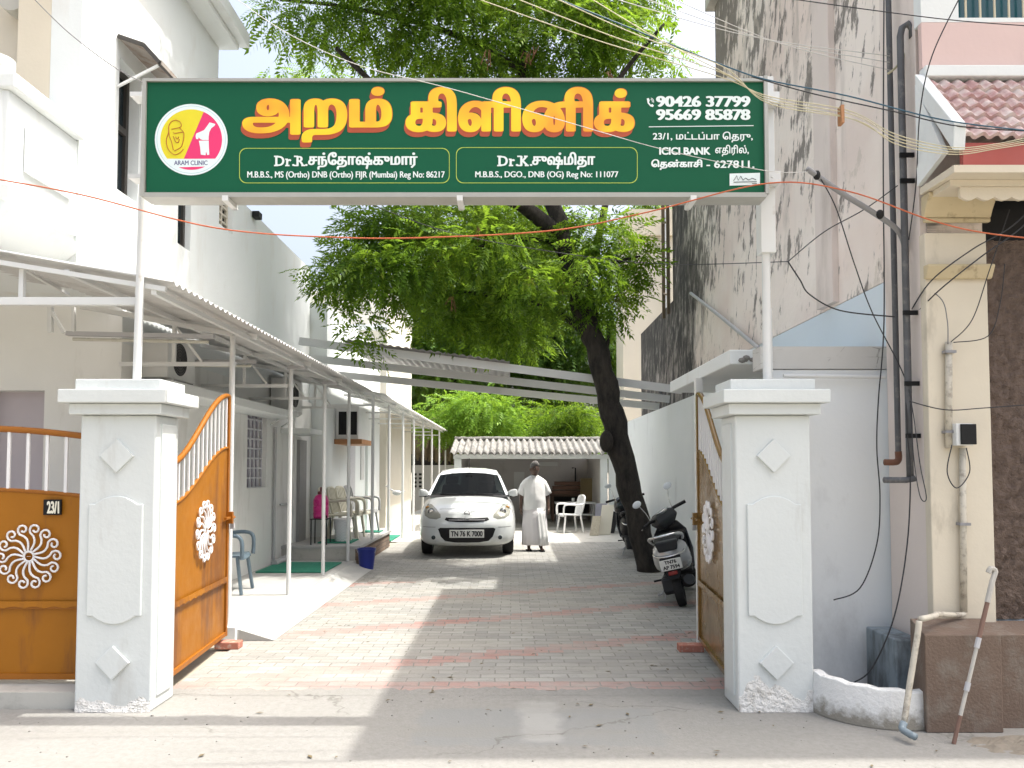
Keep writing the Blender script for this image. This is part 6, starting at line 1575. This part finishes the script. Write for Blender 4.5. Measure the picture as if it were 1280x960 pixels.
for s in (-1, 1):
    p = J['ball'+('r' if s < 0 else 'l')][0]; m = MB(); m.rings([[(p[0]+a*1.25, p[1]+b*1.2, z) for a, b in ((-.035, .12), (-.04, .0), (-.038, -.07), (0, -.10), (.038, -.07), (.04, 0), (.035, .12), (0, .14))] for z in (0.0, .018)]); m.tube([(p[0]-.042, p[1]-.01, .015), (p[0], p[1]-.02, .07), (p[0]+.042, p[1]-.01, .015)], .012, 6)
    m.build('sandal', BLACK, man)
man.scale = (.96, .96, .96); man.location = (q.x, 14.0, .006); man.rotation_euler.z = R(6)

# ---------------------------------------------------------------- pipes, boxes and cables on the right-hand building
PIPE = MAT('dark_pipe', (.085, .088, .095), .6, .3, 9, dirt=(.20, .19, .18), dscale=12, damt=(.55, .75))
def wall_line(pix, X): return [W(a, b, X) for a, b in pix]
XPW = XR - .10
o = thing('soil_pipe', (XPW, 5.2, 0), 'dark soil pipe running straight down the wall corner and ending in a rusty elbow', 'pipe', 'dark pipes on the corner wall')
m = MB(); x0, y0 = W(1117, 300, XPW).x, W(1117, 300, XPW).y
zb, ztp = P(1117, 572, y0).z, 7.0
m.tube([(x0, y0, ztp), (x0, y0, zb)], .018, 10); m.build('pipe', PIPE, o, auto=40)
m = MB(); m.tube(smooth_path([(x0, y0, zb+.04), (x0, y0, zb-.01), (x0-.03, y0-.02, zb-.03), (x0-.10, y0-.02, zb-.03)], 4), .021, 10); m.build('elbow', MAT('rust', (.16, .07, .04), .8, .3, 12), o, smooth=True)
o = thing('vent_pipe', (XPW, 5.0, 0), 'dark pipe with a hooked gooseneck top beside the straight soil pipe', 'pipe', 'dark pipes on the corner wall')
x1, y1 = XPW-.0, W(1131, 300, XPW).y; zt_, zb = P(1130, 45, y1).z, P(1130, 598, y1).z
m = MB(); m.tube([(x1, y1, zb)] + [(x1, y1, zb+(zt_-zb)*k/6) for k in range(1, 7)] + [(x1+.01, y1-.005, zt_+.05), (x1+.045, y1-.01, zt_+.075), (x1+.07, y1-.015, zt_+.04), (x1+.07, y1-.015, zt_-.02)], .021, 10); m.build('pipe', PIPE, o, smooth=True)
m = MB(); m.tube([(x1+.02, y1-.02, zb), (x1-.03, y1-.01, zb-.01), (x1-.17, y1-.01, zb-.01)], .019, 10); m.build('elbow', PIPE, o, smooth=True)
for k, py in enumerate((196, 228, 392, 480, 545)):
    m = MB(); z = P(1120, py, y1).z; m.box(x0-.035, x1+.055, y1-.035, y1-.02, z-.014, z+.014)
    m.build('clamp', BLACK, o)
o = thing('cable_mast', (2.2, 4.9, 3.3), 'bent galvanised cable mast slanting out from the dark pipes', 'mast')
GALV = MAT('galvanised', (.23, .23, .24), .5, .2, 8)
m = MB(); mp = smooth_path([P(1009, 211, 4.6), P(1050, 240, 4.68), P(1095, 268, 4.78), P(1122, 288, 4.86), P(1131, 310, 4.9), P(1134, 345, 4.93), P(1134, 470, 4.94)], 5); m.tube(mp, .017, 9); m.build('tube', GALV, o, smooth=True)
for (a, b) in ((1021, 219), (1100, 268)):
    m = MB(); p = P(a, b, 4.62); m.ball(p, .024, .02, .03, 8, 6); m.build('insulator', BLACK, o)
o = thing('meter_box', (2.7, 4.62, 1.6), 'small white meter box with a black face on the cream pilaster', 'meter box')
a, b = P(1188, 530, 4.66), P(1217, 557, 4.62)
m = MB(); m.box(a.x, b.x-.01, 4.60, 4.679, b.z, a.z); m.build('case', METAL_W, o, bevel=.004)
m = MB(); m.box(a.x+.022, b.x, 4.585, 4.599, b.z+.006, a.z-.004); m.build('face', BLACK, o, bevel=.003)
o = thing('cream_conduit', (2.7, 4.66, 1), 'cream conduit pipe running down the pilaster and out to the leaning elbow', 'pipe')
CONDM = MAT('cream_conduit_paint', (.52, .48, .40), .6, .12, 8, dirt=(.24, .21, .17), dscale=14, damt=(.5, .66))
m = MB(); m.tube([P(1186, 428, 4.655), P(1186, 560, 4.655)], .020, 10); m.tube([P(1203, 560, 4.655), P(1205, 765, 4.655)], .019, 10); m.tube(smooth_path([P(1205, 760, 4.655), P(1204, 768, 4.65), P(1195, 769, 4.63), P(1172, 768, 4.52), P(1168, 770, 4.46), P(1150, 774, 4.40)], 4), .017, 10); m.build('pipe', CONDM, o, smooth=True)
for py in (440, 540, 655):
    m = MB(); p = P(1186 if py < 560 else 1204, py, 4.655); m.box(p.x-.032, p.x+.032, 4.628, 4.675, p.z-.008, p.z+.008); m.build('clip', GALV, o)
m = MB(); m.tube(smooth_path([P(1149, 776, 4.40), P(1146, 800, 4.39), P(1138, 850, 4.37), P(1130, 905, 4.33)], 4), .0165, 10); m.build('drop_pipe', CONDM, o, smooth=True)
m = MB(); m.tube(smooth_path([P(1130, 903, 4.33), P(1128, 911, 4.31), P(1136, 917, 4.26), P(1144, 921, 4.22)], 4), .020, 10); m.build('elbow', MAT('blue_grey_pvc', (.20, .25, .28), .5, .15, 8), o, smooth=True)
o = thing('leaning_staff', (2.5, 4.3, 0), 'long patched wooden staff with a white hooked end leaning on the brown plinth', 'staff')
p0 = G(1192, 930); p1 = P(1243, 716, 4.40); d = p1-p0
m = MB(); m.tube([p0, p0+d*.16], .011, 8); m.tube([p0+d*.60, p0+d*.82], .0125, 8)
m.mi[:len(m.f)] = [0]*len(m.f); m.cur = 1; m.tube([p0+d*.16, p0+d*.60], .0105, 8); m.tube(smooth_path([p0+d*.82, p0+d*.95, p1+Vector((.005, 0, .01)), p1+Vector((-.02, 0, .025)), p1+Vector((-.035, 0, .0))], 4), .015, 8)
m.cur = 2; m.tube([p0+d*.30, p0+d*.35], .0145, 8); m.tube([p0+d*.55, p0+d*.61], .0145, 8)
m.build('shaft', [MAT('staff_wood', (.17, .10, .075), .8, .2, 9), MAT('staff_wrap', (.42, .40, .36), .7, .25, 14), METAL_G], o)

def cable(name, pix, r, m_, label, grp='overhead cables', per=8):
    """pix: (px, py, depth) along the cable"""
    mb = MB(); mb.tube(smooth_path([P(*p) for p in pix], per), r, 6)
    return tag(mb.build(name, m_, smooth=True), label, 'cable', grp)
CAB_O = MAT('orange_cable', (.45, .10, .03), .5, .15, 2); CAB_C = MAT('cream_cable', (.50, .46, .31), .5, .12, 3); CAB_K = MAT('black_cable', (.025, .025, .028), .6, .2, 3); CAB_W = MAT('pale_cable', (.55, .54, .52), .5, .1, 3); CAB_G = MAT('grey_cable', (.16, .16, .17), .6, .2, 3)
cable('orange_cable', [(-40, 218, 4.3), (100, 243, 4.32), (270, 285, 4.36), (430, 297, 4.4), (560, 296, 4.4), (700, 287, 4.4), (810, 265, 4.4), (960, 229, 4.35), (1060, 239, 4.33), (1160, 274, 4.3), (1230, 291, 4.3), (1330, 302, 4.3)], .0040, CAB_O, 'long sagging orange cable crossing below the sign board')
cable('pale_wire', [(292, -4, 4.5), (360, 42, 4.5), (450, 82, 4.5), (560, 110, 4.5), (700, 150, 4.5), (830, 187, 4.5), (955, 213, 4.5), (1010, 215, 4.6)], .0022, CAB_W, 'pale wire drooping diagonally across the face of the sign board')
cable('dark_wire', [(40, -4, 4.5), (85, 40, 4.6), (140, 82, 4.7), (180, 104, 4.78)], .0035, CAB_G, 'grey wire slanting from the top left to the corner of the sign board')
for k, (a, b, c, lab) in enumerate((((590, -4), (900, 96), (1060, 138), 'lowest pale yellow cable of the bundle crossing the sign board corner'), ((640, -4), (900, 90), (1065, 143), 'second pale yellow cable of the bundle crossing the sign board corner'),
                                    ((735, -4), (915, 96), (1060, 147), 'steep pale yellow cable joining the bundle by the sign board corner'), ((690, -4), (905, 84), (1070, 150), 'topmost pale yellow cable of the bundle crossing the sign board corner'))):
    cable('yellow_cable', [(a[0], a[1], 4.0), ((a[0]+b[0])/2, (a[1]+b[1])/2+4, 4.05), (b[0], b[1], 4.1), (960, 120+3*k, 4.12), (c[0], c[1], 4.15), (1120, 168+4*k, 4.18), (1190, 184+3*k, 4.2), (1245, 180+2*k, 4.2), (1300, 168+k*3, 4.2)], .0026, CAB_C, lab)
for k, (a, b) in enumerate((((760, -4), (1112, 70)), ((800, -4), (1112, 78)), ((835, -4), (1114, 88)))):
    cable('service_wire', [(a[0], a[1], 4.6), ((a[0]+b[0])/2, (a[1]+b[1])/2+12, 4.8), (b[0], b[1], 4.95)], .0026, CAB_W, ['pale service wire reaching the dark pipes, highest of three', 'pale service wire reaching the dark pipes, middle of three', 'pale service wire reaching the dark pipes, lowest of three'][k])
cable('blue_wire', [(690, -4, 4.2), (800, 40, 4.2), (900, 80, 4.2), (960, 100, 4.2), (1060, 120, 4.3), (1180, 150, 4.25), (1300, 165, 4.2)], .004, MAT('blue_wire_skin', (.02, .08, .13), .5), 'dark bluish wire above the pale yellow bundle')
cable('black_wire', [(985, -2, 4.4), (1100, 14, 4.4), (1200, 26, 4.4), (1310, 34, 4.4)], .003, CAB_K, 'black wire passing in front of the barred teal window')
cable('black_wire', [(940, 96, 4.3), (1020, 118, 4.3), (1120, 140, 4.3), (1200, 158, 4.25), (1310, 165, 4.2)], .0035, CAB_K, 'black wire running just above the pale yellow bundle to the tiled canopy')
cable('black_wire', [(440, 246, 5.2), (560, 290, 6.0), (700, 316, 6.0), (830, 330, 5.8), (985, 327, 4.9)], .003, CAB_K, 'thin black wire through the tree gap reaching the stained wall')
cable('black_wire', [(985, 327, 4.9), (1000, 350, 4.92), (1012, 368, 4.92), (1050, 388, 4.92), (1118, 396, 4.9)], .0044, CAB_K, 'black wire with a taped joint drooping to the dark pipes')
cable('black_wire', [(985, 327, 4.9), (1030, 290, 4.9), (1080, 262, 4.9), (1122, 232, 4.92)], .0036, CAB_K, 'black wire rising from the stained wall to the dark pipes')
cable('hanging_wire', [(1025, 222, 4.62), (1045, 260, 4.65), (1068, 330, 4.8), (1090, 390, 4.9), (1122, 452, 4.9), (1134, 480, 4.9)], .0036, CAB_K, 'black wire hanging from the tip of the slanted mast')
cable('hanging_wire', [(1105, -4, 4.85), (1104, 200, 4.9), (1105, 400, 4.92), (1098, 500, 4.95), (1096, 560, 4.95), (1100, 620, 4.95), (1096, 680, 4.95), (1075, 735, 4.98), (1042, 750, 5.0)], .0042, CAB_K, 'long black wire hanging loose in front of the compound wall')
cable('hanging_wire', [(1132, 470, 4.85), (1134, 540, 4.8), (1138, 590, 4.78), (1134, 680, 4.75), (1118, 770, 4.7), (1090, 835, 4.75), (1066, 854, 4.8)], .0044, CAB_K, 'thick black cable falling from the pipe elbow into the planter')
cable('wire_loop', [(1134, 475, 4.86), (1142, 520, 4.7), (1150, 580, 4.62), (1158, 622, 4.6), (1150, 620, 4.62), (1142, 570, 4.7), (1138, 500, 4.82)], .003, CAB_K, 'loose loop of black wire beside the pipe elbow')
cable('black_wire', [(1132, 500, 4.84), (1180, 512, 4.6), (1230, 510, 4.58), (1320, 503, 4.5)], .0036, CAB_K, 'black wire running level across the cream pilaster')
cable('black_wire', [(1140, 386, 4.86), (1165, 350, 4.6), (1215, 312, 4.5), (1262, 285, 4.5), (1300, 250, 4.5)], .0044, CAB_K, 'upper of two black wires rising under the tiled canopy')
cable('black_wire', [(1145, 392, 4.84), (1175, 362, 4.58), (1225, 322, 4.48), (1270, 290, 4.48), (1300, 262, 4.48)], .0044, CAB_K, 'lower of two black wires rising under the tiled canopy')
cable('thin_wire', [(1188, 428, 4.64), (1215, 400, 4.6), (1236, 340, 4.58), (1262, 262, 4.55)], .003, CAB_K, 'thin black wire climbing from the cream conduit toward the canopy')
cable('thin_wire', [(1192, 428, 4.64), (1235, 420, 4.6), (1250, 380, 4.58), (1256, 330, 4.56)], .003, CAB_K, 'thin looping wire bulging out over the brown stucco')
cable('thin_wire', [(1140, 352, 4.88), (1175, 372, 4.64), (1184, 400, 4.63), (1185, 430, 4.64)], .003, CAB_G, 'thin grey wire entering the top of the cream conduit')
cable('thin_wire', [(1190, 556, 4.6), (1184, 590, 4.6), (1196, 610, 4.6), (1212, 590, 4.6), (1208, 560, 4.6)], .0035, CAB_K, 'short black wires dangling under the meter box')
cable('thin_wire', [(1200, -4, 4.3), (1165, 70, 4.4), (1150, 140, 4.5), (1145, 230, 4.7), (1136, 300, 4.85)], .0035, CAB_K, 'thin black wire dropping past the end of the tiled canopy')
cable('thin_wire', [(1137, 45, 4.92), (1132, 66, 4.9), (1120, 84, 4.9), (1110, 92, 4.9)], .008, CAB_C, 'short pale cables curling out of the gooseneck pipe')
m = MB(); a = P(1050, 145, 4.16); m.box(a.x-.005, a.x+.012, 4.13, 4.18, a.z-.05, a.z+.05)
tag(m.build('cable_spacer', WOOD), 'small wooden spacer tied across the pale yellow bundle', 'spacer')
